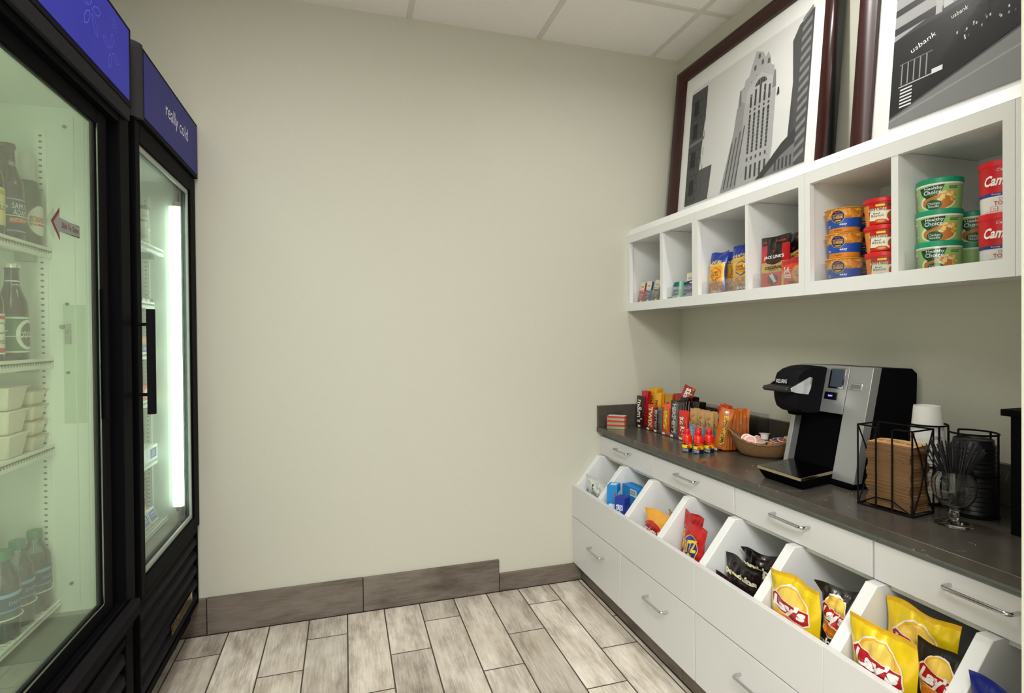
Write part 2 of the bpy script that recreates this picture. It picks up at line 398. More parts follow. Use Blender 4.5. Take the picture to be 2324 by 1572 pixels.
# ceiling lamps out of the picture: a downlight, then panels added as unseen fill
t = thing('recessed_downlight', 'small round recessed downlight in the ceiling above the snack counter', 'ceiling light', (1.16, 1.42, CEIL))
b = MB(); b.lathe([(.058, -.008), (.085, -.008), (.09, 0), (.058, 0)], 36, col='#f2f2f0', cap0=False, cap1=False); b.build('trim_ring', 'satin', t)
b = MB(); b.lathe([(.001, -.003), (.058, -.003)], 36, col='#ffffff', cap0=False, cap1=False); b.build('lamp_lens', 'lamp_lens', t)
for (x, y, w) in ((-.30, .90, .58), (-.45, -.75, 1.16), (-.45, -1.75, 1.16)):
    t = thing('fill_panel', 'square added ceiling fill panel over the middle of the room' if w < 1 else 'long added ceiling fill panel, ' + ('nearer to' if y > -1 else 'farther from') + ' the coolers', 'ceiling light', (x, y, CEIL), group='added ceiling fill panels')
    b = MB(); h = .29
    for a in ((-w/2, w/2, -h, -h+.02), (-w/2, w/2, h-.02, h), (-w/2, -w/2+.02, -h, h), (w/2-.02, w/2, -h, h)): b.box(a[0], a[1], a[2], a[3], -.012, 0, '#f2f2f0')
    b.build('housing', 'satin', t)
    b = MB(); b.box(-w/2+.02, w/2-.02, -h+.02, h-.02, -.006, -.002, '#ffffff'); b.build('diffuser', 'lamp_lens', t)

# ================================================================== BASE CABINETS
def handle(parent, x, yc, z, L=.125, out=.028):
    b = MB(); r = .0042; n = 6; pts = [(x, yc-L/2, z), (x-out+.01, yc-L/2, z)]
    pts += [(x-out+.01*(1-math.sin(PI/2*i/n)), yc-L/2+.01*(1-math.cos(PI/2*i/n)), z) for i in range(1, n+1)]
    pts += [(x-out+.01*(1-math.cos(PI/2*i/n)), yc+L/2-.01*(1-math.sin(PI/2*i/n)), z) for i in range(0, n+1)]
    pts += [(x, yc+L/2, z)]
    b.tube(pts, r, '#c9c9cb', 12); b.build('handle', 'chrome', parent, label='chrome bar handle')
UB = [2.483, 1.993, 1.503, 1.010, .523]
WHERE = ['against the back wall, first from the corner', 'second from the back wall, under the candy and coffee machine', 'third from the back wall, under the coffee sleeves', 'nearest the viewer, beside the wall return']
for k in range(4):
    y1, y0 = UB[k]-(.0015 if k else 0), UB[k+1]+.0015
    t = thing('snack_bin_cabinet', 'white laminate bin cabinet ' + WHERE[k], 'cabinet', (0, 0, 0), group='white snack bin cabinets')
    ym = (y0+y1)/2
    b = MB()   # carcass: sides, back, bin floor, drawer boxes' front rails
    b.box(1.079, 1.66, y0, y0+.016, .100, .334, WHT); b.box(1.079, 1.66, y1-.016, y1, .100, .334, WHT)
    b.box(1.236, 1.66, y0, y0+.016, .334, .719, WHT); b.box(1.236, 1.66, y1-.016, y1, .334, .719, WHT)
    b.box(1.079, 1.66, y0+.001, y1-.001, .086, .100, WHT); b.box(1.079, 1.62, y0+.016, y1-.016, .318, .334, WHT)
    b.box(1.55, 1.566, y0+.016, y1-.016, .334, .60, WHT); b.box(1.235, 1.64, y0+.016, y1-.016, .588, .600, WHT)
    b.box(1.15, 1.165, y0+.016, y1-.016, .100, .318, WHT); b.box(1.234, 1.244, y0+.001, y1-.001, .600, .719, '#b9b9b8')
    b.build('carcass', 'laminate', t, bevel=.0008)
    # drawer above the bins
    b = MB(); b.box(1.215, 1.234, y0+.001, y1-.001, .607, .697, LAM); d = b.build('drawer', 'laminate', t, bevel=.001)
    handle(d, 1.215, ym+.005, .667)
    # bin front with a bright top edge
    b = MB(); b.box(1.060, 1.078, y0-.001, y1+.001 if k else y1, .315, .468, LAM); b.build('bin_front', 'laminate', t, bevel=.0008)
    # sloped dividers
    for j in range(2):
        ya = [UB[k]-.001 if k == 0 else UB[k]+.001, UB[k]-(UB[k]-UB[k+1])/2+.003][j]
        b = MB(); b.prism([(1.079, .334), (1.5, .334), (1.5, .598), (1.245, .598), (1.245, .603), (1.192, .603), (1.0785, .468)], 'y', ya-.031, ya, WHT)
        b.build('bin_divider', 'laminate', t, bevel=.0015)
    # deep drawer below
    b = MB(); b.box(1.060, 1.078, y0+.001, y1-.001, .088, .3108, LAM); d = b.build('deep_drawer', 'laminate', t, bevel=.001)
    handle(d, 1.060, ym-.035 if k == 0 else ym-.03, .238)
# toe kick of the same wood-look tile
for k, (a, c) in enumerate([(2.482, 2.24), (2.237, 1.63), (1.627, 1.02), (1.017, .524)]):
    b = MB(); b.box(1.101, 1.112, c, a, 0, .0855, (.2*k+.1, .5, .3)); struct(b, 'baseboard_right' if k == 0 else 'baseboard_right.%03d' % k, 'wood_look_baseboard')
# counter
t = thing('countertop', 'dark grey-brown quartz countertop with low backsplash over the white cabinets', 'countertop')
b = MB(); b.box(1.192, XR-.0005, .5235, YB-.0005, .7195, .744, '#555555'); b.build('slab', 'quartz', t, bevel=.0015)
b = MB(); b.box(XR-.019, XR-.0005, .5235, YB-.0205, .744, .851, '#555555'); b.build('backsplash', 'quartz', t, bevel=.0012)
b = MB(); b.box(1.194, XR-.0005, YB-.020, YB-.0005, .744, .849, '#555555'); b.build('backsplash', 'quartz', t, bevel=.0012)

# ================================================================== WALL CUBBIES
XF = 1.367
units = [(2.483, 1.921, [(2.455, 2.181), (2.159, 1.940)], 'nearest the back wall, holding medicine and lip balm'),
         (1.920, 1.3655, [(1.902, 1.629), (1.615, 1.388)], 'in the middle, holding nuts and jerky'),
         (1.3645, .806, [(1.344, 1.083), (1.064, .829)], 'nearest the viewer, holding the soup tubs'),
         (.805, .524, [(.785, .545)], 'behind the wall return')]
for (ya, yb, ops, wh) in units:
    t = thing('cubby_shelf', 'white wall-mounted cubby shelf unit ' + wh, 'shelf', group='white wall cubbies')
    b = MB()
    b.box(XF+.016, XR-.001, yb, ya, 1.330, 1.347, WHT); b.box(XF+.016, XR-.001, yb, ya, 1.665, 1.692, WHT)
    b.box(XF+.016, XR-.001, yb, yb+.014, 1.347, 1.665, WHT); b.box(XF+.016, XR-.001, ya-.014, ya, 1.347, 1.665, WHT)
    b.box(XR-.012, XR-.001, yb+.014, ya-.014, 1.347, 1.665, WHT); b.build('carcass', 'laminate', t)
    b = MB()
    b.box(XF, XF+.018, yb, ya, 1.317, 1.357, WHT); b.box(XF, XF+.018, yb, ya, 1.657, 1.693, WHT)
    ed = [ya]+[q for o_ in ops for q in o_]+[yb]
    for i in range(0, len(ed), 2):
        if i == 0 or i == len(ed)-2: b.box(XF, XF+.018, ed[i+1], ed[i], 1.357, 1.657, WHT)
    b.build('face_frame', 'laminate', t)
    if len(ops) == 2:
        b = MB(); b.box(XF+.001, XR-.013, ops[1][0], ops[0][1], 1.347, 1.664, WHT); b.build('divider', 'laminate', t)
    for (o0, o1) in ops:
        b = MB(); b.box(XF+.0183, XF+.0203, o1+.004, o0-.004, 1.348, 1.408, '#ffffff'); b.build('clear_lip', 'acrylic', t, label='clear acrylic front lip')
b = MB(); b.prism([(XF, 1.6935), (XF+.024, 1.730), (XR-.001, 1.730), (XR-.001, 1.6935)], 'y', .524, 2.4825, '#eeeeec')
o = b.build('shelf_top_board', 'laminate'); tag(o, 'long white top board running over the wall cubbies, carrying the two framed photographs', 'shelf board')

# ================================================================== FRAMED PHOTOGRAPHS
def frame(name, label, yl, yr, art):
    Wd, Hh = yl-yr, .785
    # leaning: bottom edge out at x=1.585, top edge against the wall
    ang = math.asin((1.650-1.575)/Hh)
    t = thing(name, label, 'framed photograph', (1.583, (yl+yr)/2, 1.7305), (-ang, 0, R90), 'leaning city photographs')
    mw = .058; b = MB(); hw = Wd/2
    # mitred moulding with an outer dark side and rounded face
    prof = [(0, .012), (0, -.026), (.010, -.036), (.030, -.034), (.046, -.024), (mw, -.018), (mw, .006)]
    cor = [(-hw, 0), (hw, 0), (hw, Hh), (-hw, Hh)]; sg = [(1, 1), (-1, 1), (-1, -1), (1, -1)]
    R_ = [[b.av((cor[i][0]+sg[i][0]*d, y, cor[i][1]+sg[i][1]*d)) for (d, y) in prof] for i in range(4)]
    for i in range(4):
        j = (i+1) % 4
        for k in range(len(prof)):
            b.mi = 1 if k in (0, len(prof)-1) else 0
            b.face((R_[i][k], R_[j][k], R_[j][(k+1) % len(prof)], R_[i][(k+1) % len(prof)]), '#0b0808')
    b.build('frame', ['frame_wood', 'satin'], t, smooth=60)
    b = MB(); b.box(-hw+mw-.004, hw-mw+.004, -.004, .004, mw-.004, Hh-mw+.004, '#efefee'); b.build('mat_board', 'paper', t)
    b = MB(); x0, x1, z0, z1 = -hw+.115, hw-.115, .085, Hh-.135
    b.box(x0, x1, -.0055, -.004, z0, z1, '#d8d8d6')
    D = Decal(b, planar((x0, -.0057, z0), (1, 0, 0), (0, 0, 1), (0, -1, 0)), step=0)
    art(D, x1-x0, z1-z0); b.build('photograph', 'matte_print', t, label='black and white city photograph')
    b = MB(); b.box(-hw+mw-.002, hw-mw+.002, -.0135, -.012, mw-.002, Hh-mw+.002, '#ffffff'); b.build('glazing', 'picture_glass', t)
    return t
def g(v): return '#%02x%02x%02x' % (v, v, v)
def art_tower(D, w, h):
    rnd = random.Random(5); U = lambda x, y: (x*w, y*h)
    # left building
    D.poly([U(0, -.0), U(.115, 0), U(.165, .80), U(.165, .97), U(0, .97)], g(84), 1)
    for i in range(13):
        y = .03+i*.07; D.poly([U(0, y), U(.12+.045*y, y+.004), U(.12+.045*y, y+.009), U(0, y+.005)], g(58), 2)
        for q in range(4):
            x = .02+q*.04+(.02 if i % 2 else 0); D.rect(x*w, (y+.005)*h, (x+.004)*w, (y+.07)*h, g(62), 2)
    for y in (.08, .32, .56, .76): D.rect(.035*w, y*h, .085*w, (y+.13)*h, g(50), 3)
    D.poly([U(0, .50), U(.16, .52), U(.16, .545), U(0, .53)], g(120), 4)
    D.poly([U(.11, 0), U(.24, 0), U(.262, .27), U(.128, .27)], g(92), 2)
    # tower
    X_ = lambda x: .36+(x-.25)*.953
    V = lambda x, y: (X_(x)*w, y*h)
    body_R = lambda x0, y0, x1, y1, c, l: D.rect(X_(x0)*w, y0*h, X_(x1)*w, y1*h, c, l)
    body = [V(.25, 0), V(.345, .44), V(.36, .60), V(.385, .66), V(.39, .74), V(.41, .75), V(.42, .80), V(.45, .81), V(.47, .88), V(.50, .97), V(.56, .93), V(.58, .88), V(.60, .91), V(.62, .86), V(.63, .80), V(.655, .78), V(.665, .66), V(.68, .60), V(.68, .20), V(.66, 0)]
    D.poly(body, g(172), 1)
    D.poly([V(.25, 0), V(.345, .44), V(.36, .60), V(.385, .66), V(.43, .62), V(.40, 0)], g(150), 2)
    D.poly([V(.44, .60), V(.44, .70), V(.55, .79), V(.66, .70), V(.66, .60)], g(184), 2)
    for i in range(5):
        x = .475+i*.037
        body_R(x, .22, (x+.016), .50, g(70), 3); D.ell(X_(x+.008)*w, .50*h, .008*w, .012*h, g(70), 3)
        body_R(x, .56, (x+.016), (.70-.02*abs(i-2)), g(72), 3)
        body_R(x, .03, (x+.016), .13, g(76), 3); body_R(x, .525, (x+.014), .545, g(80), 3); body_R(x, .165, (x+.014), .19, g(80), 3)
        for q in range(10): body_R(x, (.24+q*.026), (x+.016), (.245+q*.026), g(135), 4)
    D.ell(X_(.557)*w, .70*h, .045*w, .045*h, g(70), 3, a0=0, a1=180)
    for i in range(4):
        body_R((.53+i*.02), .70, (.533+i*.02), .745, g(150), 4)
    for i in range(4):
        x = .30+i*.034; D.poly([V(x-.02, .02), V(x-.010, .02), V(x+.044, .36+.03*i), V(x+.034, .36+.03*i)], g(88), 3)
    for i in range(46):
        x = .40+rnd.random()*.25; y = .03+rnd.random()*.75; body_R(x, y, (x+.006), (y+.008), g(rnd.choice((115, 180, 100))), 4)
    for x, y in ((.49, .83), (.55, .84), (.52, .90), (.60, .82)): body_R(x, y, (x+.018), (y+.035), g(96), 4)
    for x in (.385, .665): D.poly([V(x-.014, .62), V(x+.014, .62), V(x+.006, .74), V(x-.006, .74)], g(128), 5)
    # statue at the right shoulder
    D.poly([V(.69, .545), V(.71, .55), V(.705, .60), V(.695, .60)], g(64), 4)
    # right glass tower and low block
    D.poly([U(.87, 0), U(.895, .72), U(.99, .985), U(1, .985), U(1, 0)], g(74), 3)
    D.poly([U(.87, .86), U(.91, .945), U(1, 1), U(1, .0), U(.93, .0)], g(80), 4)
    for i in range(15):
        y = .02+i*.066; D.poly([U(.93, y), U(.99, y+.05), U(.99, y+.08), U(.93, y+.03)], g(128), 5)
    D.poly([U(.66, 0), U(.84, .19), U(.93, .25), U(.93, 0)], g(66), 6)
    D.poly([U(.72, 0), U(.84, .105), U(.93, .155), U(.93, 0)], g(118), 7)
    for i in range(5): D.rect((.80+i*.026)*w, .01*h, (.812+i*.026)*w, .085*h, g(70), 8)
def art_street(D, w, h):
    rnd = random.Random(8); U = lambda x, y: (x*w, y*h)
    D.poly([U(0, 0), U(1, 0), U(1, 1), U(0, 1)], g(60), 0)
    D.poly([U(0, .47), U(.44, .58), U(.44, 1), U(0, 1)], g(160), 1)
    for i in range(5):
        y = .50+i*.10; D.poly([U(0, y), U(.20, y+.012), U(.20, y+.05), U(0, y+.038)], g(52), 2)
        D.poly([U(.235, y+.012), U(.43, y+.03), U(.43, y+.07), U(.235, y+.052)], g(188), 2)
        for q in range(4): D.rect((.28+q*.045)*w, (y+.02)*h, (.284+q*.045)*w, (y+.07)*h, g(90), 3)
    D.poly([U(.20, .5), U(.23, .5), U(.23, 1), U(.20, 1)], g(175), 3)
    D.poly([U(.44, .35), U(.64, .40), U(.64, 1), U(.44, 1)], g(58), 1)
    for i in range(10):
        for q in range(4):
            D.rect((.47+q*.042)*w, (.45+i*.055)*h, (.488+q*.042)*w, (.48+i*.055)*h, g(rnd.choice((110, 150, 90))), 2)
    D.poly([U(.64, .42), U(.76, .45), U(.76, 1), U(.64, 1)], g(120), 1)
    for i in range(9):
        for q in range(3): D.rect((.66+q*.034)*w, (.48+i*.055)*h, (.674+q*.034)*w, (.505+i*.055)*h, g(190), 2)
    D.poly([U(.76, .42), U(.9, .44), U(.9, 1), U(.76, 1)], g(178), 1); D.poly([U(.9, .43), U(1, .45), U(1, 1), U(.9, 1)], g(215), 1)
    for i in range(9):
        for q in range(3): D.rect((.78+q*.036)*w, (.47+i*.055)*h, (.795+q*.036)*w, (.495+i*.055)*h, g(90), 2)
    # street level
    D.poly([U(0, .05), U(.55, .25), U(1, .40), U(1, .42), U(.5, .50), U(0, .47)], g(38), 4)
    D.poly([U(0, 0), U(1, 0), U(1, .36), U(.62, .26), U(0, .045)], g(128), 5)
    D.poly([U(0, .03), U(1, .25), U(1, .26), U(0, .04)], g(150), 6); D.poly([U(0, .042), U(.62, .256), U(.62, .266), U(0, .052)], g(86), 6)
    D.text('usbank', .15*w, .39*h, .12*w, .028*h, g(245), 7, rot=16); D.text('usbank', .31*w, .45*h, .07*w, .022*h, g(235), 7, rot=8)
    for i in range(5): D.rect((.05+i*.03)*w, .21*h, (.056+i*.03)*w, .32*h, g(150), 7)
    D.rect(.04*w, .20*h, .20*w, .206*h, g(190), 7); D.rect(.04*w, .32*h, .20*w, .326*h, g(110), 7)
    for i in range(6): D.rect(.05*w, (.09+i*.018)*h, .11*w, (.098+i*.018)*h, g(225), 8)
    D.rect(.20*w, .20*h, .25*w, .225*h, g(220), 8)
    for i in range(40):
        x = .3+rnd.random()*.6; y = .27+.08*x+rnd.random()*.06; D.rect(x*w, y*h, (x+.006)*w, (y+.012)*h, g(rnd.choice((200, 150, 90))), 7)
    D.ell(.43*w, .46*h, .075*w, .045*h, g(22), 7); D.rect(.428*w, .33*h, .434*w, .5*h, g(30), 7)
frame('framed_photograph', 'wood-framed black and white photo of a tall stone tower, leaning above the cubbies', 2.425, 1.468, art_tower)
frame('framed_photograph', 'wood-framed black and white photo of a street corner, cut off at the right', 1.378, .545, art_street)

# ================================================================== COOLERS
BK = '#0e0e11'
def cooler_shell(t, y0, y1, zt=2.045):
    """black outer box with a white liner, open at the front (+X); interior y0+.06..y1-.06"""
    b = MB(); xb, xf = -1.27, -.60
    iz0, iz1 = .488, 1.80
    b.box(xb, xf, y0, y0+.035, .09, zt, BK); b.box(xb, xf, y1-.035, y1, .09, zt, BK)
    b.box(xb, xf, y0+.035, y1-.035, iz1+.04, zt, BK); b.box(xb, xf, y0+.035, y1-.035, .09, iz0-.04, BK)
    b.box(xb, xb+.03, y0+.035, y1-.035, iz0-.04, iz1+.04, BK)
    b.build('cabinet_body', 'black_metal', t, bevel=.002)
    b = MB(); L = '#e6efe4'
    b.box(xb+.03, -.625, y0+.035, y0+.06, iz0-.04, iz1+.04, L); b.box(xb+.03, -.625, y1-.06, y1-.035, iz0-.04, iz1+.04, L)
    b.box(xb+.03, -.625, y0+.06, y1-.06, iz1, iz1+.04, L); b.box(xb+.03, -.625, y0+.06, y1-.06, iz0-.04, iz0, '#8b8f86')
    b.box(xb+.03, xb+.05, y0+.06, y1-.06, iz0, iz1, L)
    b.build('liner', 'satin', t)
def pilaster(t, y, x, z0=.53, z1=1.74, s=-1):
    b = MB(); b.box(x-.012, x+.012, y, y+s*.004, z0, z1, '#eef3ea')
    n = int((z1-z0)/.0155)
    D = Decal(b, planar((x, y+s*.004, z0), (1, 0, 0), (0, 0, 1), (0, s, 0)), step=0)
    for i in range(1, n): D.ell(0, i*.0155, .0042, .0028, '#5e665c', 1, n=8)
    b.build('shelf_pilaster', 'satin', t)
def cool_shelf(t, y0, y1, z, xf, xb=-1.2, wire=False):
    b = MB(); Wc = '#f2f6ee'
    if wire:
        n = int((y1-y0)/.014)
        for i in range(n+1):
            y = y0+.004+(y1-y0-.008)*i/n; b.box(xb, xf, y-.002, y+.002, z-.004, z, Wc)
        for x in (xf, xf-.012, (xf+xb)/2, xb): b.tube([(x, y0, z-.006), (x, y1, z-.006)], .0035, Wc, 8)
        b.tube([(xf, y0, z+.004), (xf, y1, z+.004)], .003, Wc, 8)
    else:
        b.box(xb, xf, y0, y1, z-.004, z, Wc); b.box(xf-.003, xf, y0, y1, z-.018, z+.008, Wc); b.box(xf-.010, xf-.003, y0, y1, z-.018, z-.014, Wc)
        D = Decal(b, planar((xf, y0, z-.005), (0, 1, 0), (0, 0, 1), (1, 0, 0)), step=0)
        for i in range(int((y1-y0)/.0115)): D.ell(.006+i*.0115, 0, .0036, .0042, '#8f978b', 1, n=8, rot=20)
    o = b.build('wire_shelf' if wire else 'shelf', 'satin', t)
    b = MB(); b.box(xf-.07, xf-.03, y1-.02, y1-.001, z-.028, z-.006, '#b9bdb4'); b.build('shelf_clip', 'brushed', t)
def louvres(t, x, y0, y1, z0, z1, n):
    b = MB(); fr = .014
    b.box(x-.03, x, y0, y0+fr, z0, z1, BK); b.box(x-.03, x, y1-fr, y1, z0, z1, BK); b.box(x-.03, x, y0+fr, y1-fr, z1-.018, z1, BK); b.box(x-.03, x, y0+fr, y1-fr, z0, z0+.014, BK)
    b.box(x-.04, x-.035, y0, y1, z0, z1, '#050506')
    b.build('lower_panel', 'black_metal', t, bevel=.0015)
    p = (z1-z0-.032)/n
    for i in range(n):
        z = z0+.014+i*p; b = MB()
        b.prism([(x-.032, z+p*.25), (x-.004, z+.004), (x-.001, z+.010), (x-.004, z+p*.55), (x-.032, z+p*.95)], 'y', y0+fr, y1-fr, '#232226')
        b.build('louvre', 'black_metal', t)

# ---- far cooler: one swing door
t = thing('glass_door_cooler', 'black single-door cooler with a blue sign reading "really cold", beside the back wall', 'cooler')
y0, y1 = 1.803, 2.474
cooler_shell(t, y0, y1)
# sign box
b = MB(); b.box(-.60, -.556, 1.848, y1, 1.836, 2.052, '#1c1b1e'); b.build('sign_box', 'black_metal', t, bevel=.002)
b = MB(); b.prism([(-.60, y0+.002)]+[(-.60+.047*math.sin(PI/2*i/8), 1.846-.040*math.cos(PI/2*i/8)) for i in range(9)]+[(-.60, 1.846)], 'z', 1.836, 2.052, '#3a393c'); b.build('sign_end_cap', 'black_metal', t)
b = MB(); b.box(-.5565, -.5545, 1.860, y1-.012, 1.850, 2.040, '#23256f')
D = Decal(b, planar((-.5545, 1.86, 1.85), (0, 1, 0), (0, 0, 1), (1, 0, 0)), step=0)
D.text('really cold', .335, .101, .262, .060, '#f4f4f8', 1, bold=-.006)
b.build('sign_face', 'sign_dim', t, label='blue sign face with white lettering')
# door
b = MB(); x0, x1 = -.600, -.566
ya, yb, za, zb = 1.815, 2.472, .452, 1.832; gy0, gy1, gz0, gz1 = 1.852, 2.400, .502, 1.772
b.box(x0, x1, ya, gy0, za, zb, BK); b.box(x0, x1, gy1, yb, za, zb, BK); b.box(x0, x1, gy0, gy1, za, gz0, BK); b.box(x0, x1, gy0, gy1, gz1, zb, BK)
d = b.build('door', 'black_metal', t, bevel=.002)
b = MB(); b.box(-.588, -.582, gy0, gy1, gz0, gz1, '#ffffff'); b.build('door_pane', 'door_glass_clear', d)
b = MB()
for a in ((gy0, gy1, gz0, gz0+.014), (gy0, gy1, gz1-.014, gz1), (gy1-.012, gy1, gz0+.014, gz1-.014), (gy0, gy0+.004, gz0, gz1)): b.box(-.581, -.574, a[0], a[1], a[2], a[3], '#a9b0a8')
b.build('pane_gasket', 'satin', d)
b = MB()
b.prism([(-.537, 1.789), (-.521, 1.789), (-.518, 1.794), (-.518, 1.803), (-.524, 1.806), (-.530, 1.806), (-.537, 1.800)], 'z', .985, 1.284, '#17161a')
for z in (1.040, 1.241): b.tube([(-.566, 1.818, z), (-.548, 1.806, z), (-.528, 1.800, z)], .0048, '#17161a', 10)
b.build('door_handle', 'black_metal', d)
# light tube on the far door edge
b = MB(); b.tube([(-.612, 2.392, .555), (-.612, 2.392, 1.705)], .0135, '#ffffff', 16); b.build('light_tube', 'tube_lit', t, label='lit fluorescent tube')
b = MB(); b.tube([(-.612, 2.392, 1.705), (-.612, 2.392, 1.722)], .014, '#d8c88a', 14); b.build('lamp_socket', 'satin', t)
b = MB(); b.tube([(-.612, 2.392, .538), (-.612, 2.392, .555)], .014, '#5a5a50', 14); b.build('lamp_socket', 'satin', t)
pilaster(t, 2.414, -.722); pilaster(t, 1.863, -.722, s=1)
RZ = [(1.530, -.662), (1.330, -.695), (1.143, -.695), (.967, -.695), (.743, -.692)]
for z, xf in RZ: cool_shelf(t, 1.866, 2.411, z, xf)
cool_shelf(t, 1.866, 2.411, .512, -.660, wire=True)
louvres(t, -.572, y0+.012, y1-.004, .138, .445, 5)
b = MB(); b.box(-.571, -.5685, 2.10, 2.36, .196, .232, '#b99b45')
D = Decal(b, planar((-.5685, 2.10, .196), (0, 1, 0), (0, 0, 1), (1, 0, 0)), step=0)
D.rect(.010, .006, .075, .030, '#2a2415', 1); D.text('BEV', .042, .018, .050, .015, '#d8bc62', 2)
D.rect(.085, .004, .250, .018, '#2a2415', 1); D.text('BEVERAGE', .166, .011, .150, .009, '#d8bc62', 2)
for i in range(3): D.rect(.09, .023+i*.004, .24, .0245+i*.004, '#3a3018', 1)
b.build('maker_badge', 'chrome', t, label='small brass badge')
b = MB(); b.box(-1.25, -.60, y0+.01, y1-.01, .075, .10, '#0b0b0c'); b.build('plinth', 'black_metal', t)
for x in (-1.18, -.66):
    for y in (y0+.07, y1-.07):
        b = MB(); b.lathe([(.022, 0), (.022, .05), (.012, .052), (.012, .076)], 14, (x, y, 0), '#202022'); b.build('foot', 'black_metal', t)

# ---- near cooler: sliding doors
t = thing('sliding_door_cooler', 'wide black sliding-door cooler full of bottles, with a lit blue sign, at the left edge', 'cooler')
y0, y1 = .56, 1.768
cooler_shell(t, y0, y1)
b = MB(); b.box(-.60, -.556, y0, y1-.006, 1.836, 2.052, '#1c1b1e'); b.build('sign_box', 'black_metal', t, bevel=.002)
b = MB(); b.box(-.5565, -.5545, y0+.014, y1-.026, 1.850, 2.040, '#23278f')
D = Decal(b, planar((-.5545, y0+.014, 1.85), (0, 1, 0), (0, 0, 1), (1, 0, 0)), step=0)
LC = '#4a52b4'
def leafy(cx, cz, r, rot, n=5):
    for i in range(n):
        a = rot+i*360/n; ca, sa = math.cos(math.radians(a)), math.sin(math.radians(a))
        P = [(cx+ca*r*t_-sa*q, cz+sa*r*t_+ca*q) for t_, q in ((.12, 0), (.4, .16*r), (.72, .17*r), (1, 0), (.72, -.17*r), (.4, -.16*r))]
        I = [(cx+ca*r*t_-sa*q, cz+sa*r*t_+ca*q) for t_, q in ((.2, 0), (.42, .12*r), (.7, .13*r), (.92, 0), (.7, -.13*r), (.42, -.12*r))]
        for k in range(6): D.poly([P[k], P[(k+1) % 6], I[(k+1) % 6], I[k]], LC, 1)
leafy(.93, .115, .062, 20); leafy(1.045, .075, .052, 75, 4); leafy(.70, .10, .07, 10); leafy(.45, .06, .05, 40); leafy(1.07, .155, .024, 10)
b.build('sign_face', 'sign_lit', t, label='lit blue sign face with pale flower outlines')
b = MB()   # outer door frame
xi0, xi1 = -.60, -.566
b.box(xi0, xi1, y0, y0+.06, .452, 1.836, BK); b.box(xi0, xi1, 1.700, y1, .452, 1.836, BK); b.box(xi0, xi1, y0+.06, 1.700, 1.775, 1.836, BK); b.box(xi0, xi1, y0+.06, 1.700, .452, .500, BK)
b.build('door_frame', 'black_metal', t, bevel=.003)
b = MB(); b.box(-.566, -.555, y0+.02, 1.745, 1.795, 1.832, '#2a292c'); b.build('upper_track', 'black_metal', t, bevel=.002)
b = MB(); b.box(-.566, -.548, y0+.02, 1.745, .470, .486, '#211f22'); b.prism([(-.566, .44), (-.551, .44), (-.561, .468), (-.566, .468)], 'y', y0+.005, y1-.005, '#1c1b1d'); b.build('lower_track', 'black_metal', t)
def slider(ya, yb, xa, side):
    b = MB(); xb = xa+.016; fz0, fz1 = .503, 1.772; st = .058
    b.box(xa, xb, ya, ya+(st if side < 0 else .03), fz0, fz1, BK); b.box(xa, xb, yb-(st if side > 0 else .03), yb, fz0, fz1, BK)
    g0, g1 = ya+(st if side < 0 else .03), yb-(st if side > 0 else .03)
    b.box(xa, xb, g0, g1, fz0, .540, BK); b.box(xa, xb, g0, g1, 1.735, fz1, BK)
    d = b.build('sliding_door', 'black_metal', t, bevel=.0015)
    b = MB(); b.box(xa+.006, xa+.010, g0, g1, .540, 1.735, '#ffffff'); b.build('door_pane', 'door_glass', d, label='misted greenish glass pane')
    b = MB(); b.box(xb-.001, xb+.001, g0-.003, g0, .540, 1.735, '#9aa49a'); b.box(xb-.001, xb+.001, g1, g1+.003, .540, 1.735, '#9aa49a'); b.box(xb-.001, xb+.001, g0, g1, .537, .540, '#9aa49a'); b.build('glass_bead', 'chrome', d)
    yp = yb-.045 if side > 0 else ya+.02
    b = MB(); b.prism([(yp, 1.00), (yp+.026, 1.00), (yp+.026, 1.30), (yp, 1.325)], 'x', xb, xb+.006, '#0e0e12'); b.build('finger_pull', 'black_metal', d, bevel=.001)
    return g0, g1, xa+.010, d
g0, g1, xg, d1 = slider(1.105, 1.660, -.598, 1)
slider(.625, 1.18, -.618, -1)
# arrow sticker on the pane
b = MB(); D = Decal(b, planar((xg, 1.385, 1.45), (0, 1, 0), (0, 0, 1), (1, 0, 0)), step=0, base=.0006)
D.poly([(.038, .012), (.132, .012), (.132, -.016), (.038, -.016)], '#39403c', 0)
D.poly([(.004, 0), (.038, .036), (.038, .014), (.130, .010), (.130, -.013), (.038, -.016), (.038, -.036)], '#8b8f8a', 1)
D.poly([(0, 0), (.038, .036), (.038, .026), (.012, 0), (.038, -.027), (.038, -.036)], '#7d2630', 2)
D.text('Slide To Open', .086, -.002, .078, .017, '#7a322e', 3)
b.build('slide_sticker', 'paper', d1, label='grey arrow sticker lettered Slide To Open')
pilaster(t, 1.708, -.742); pilaster(t, .62, -.742, s=1)
for z in (1.427, 1.145, .922): cool_shelf(t, .625, 1.704, z, -.722)
cool_shelf(t, .625, 1.704, .518, -.716, wire=True)
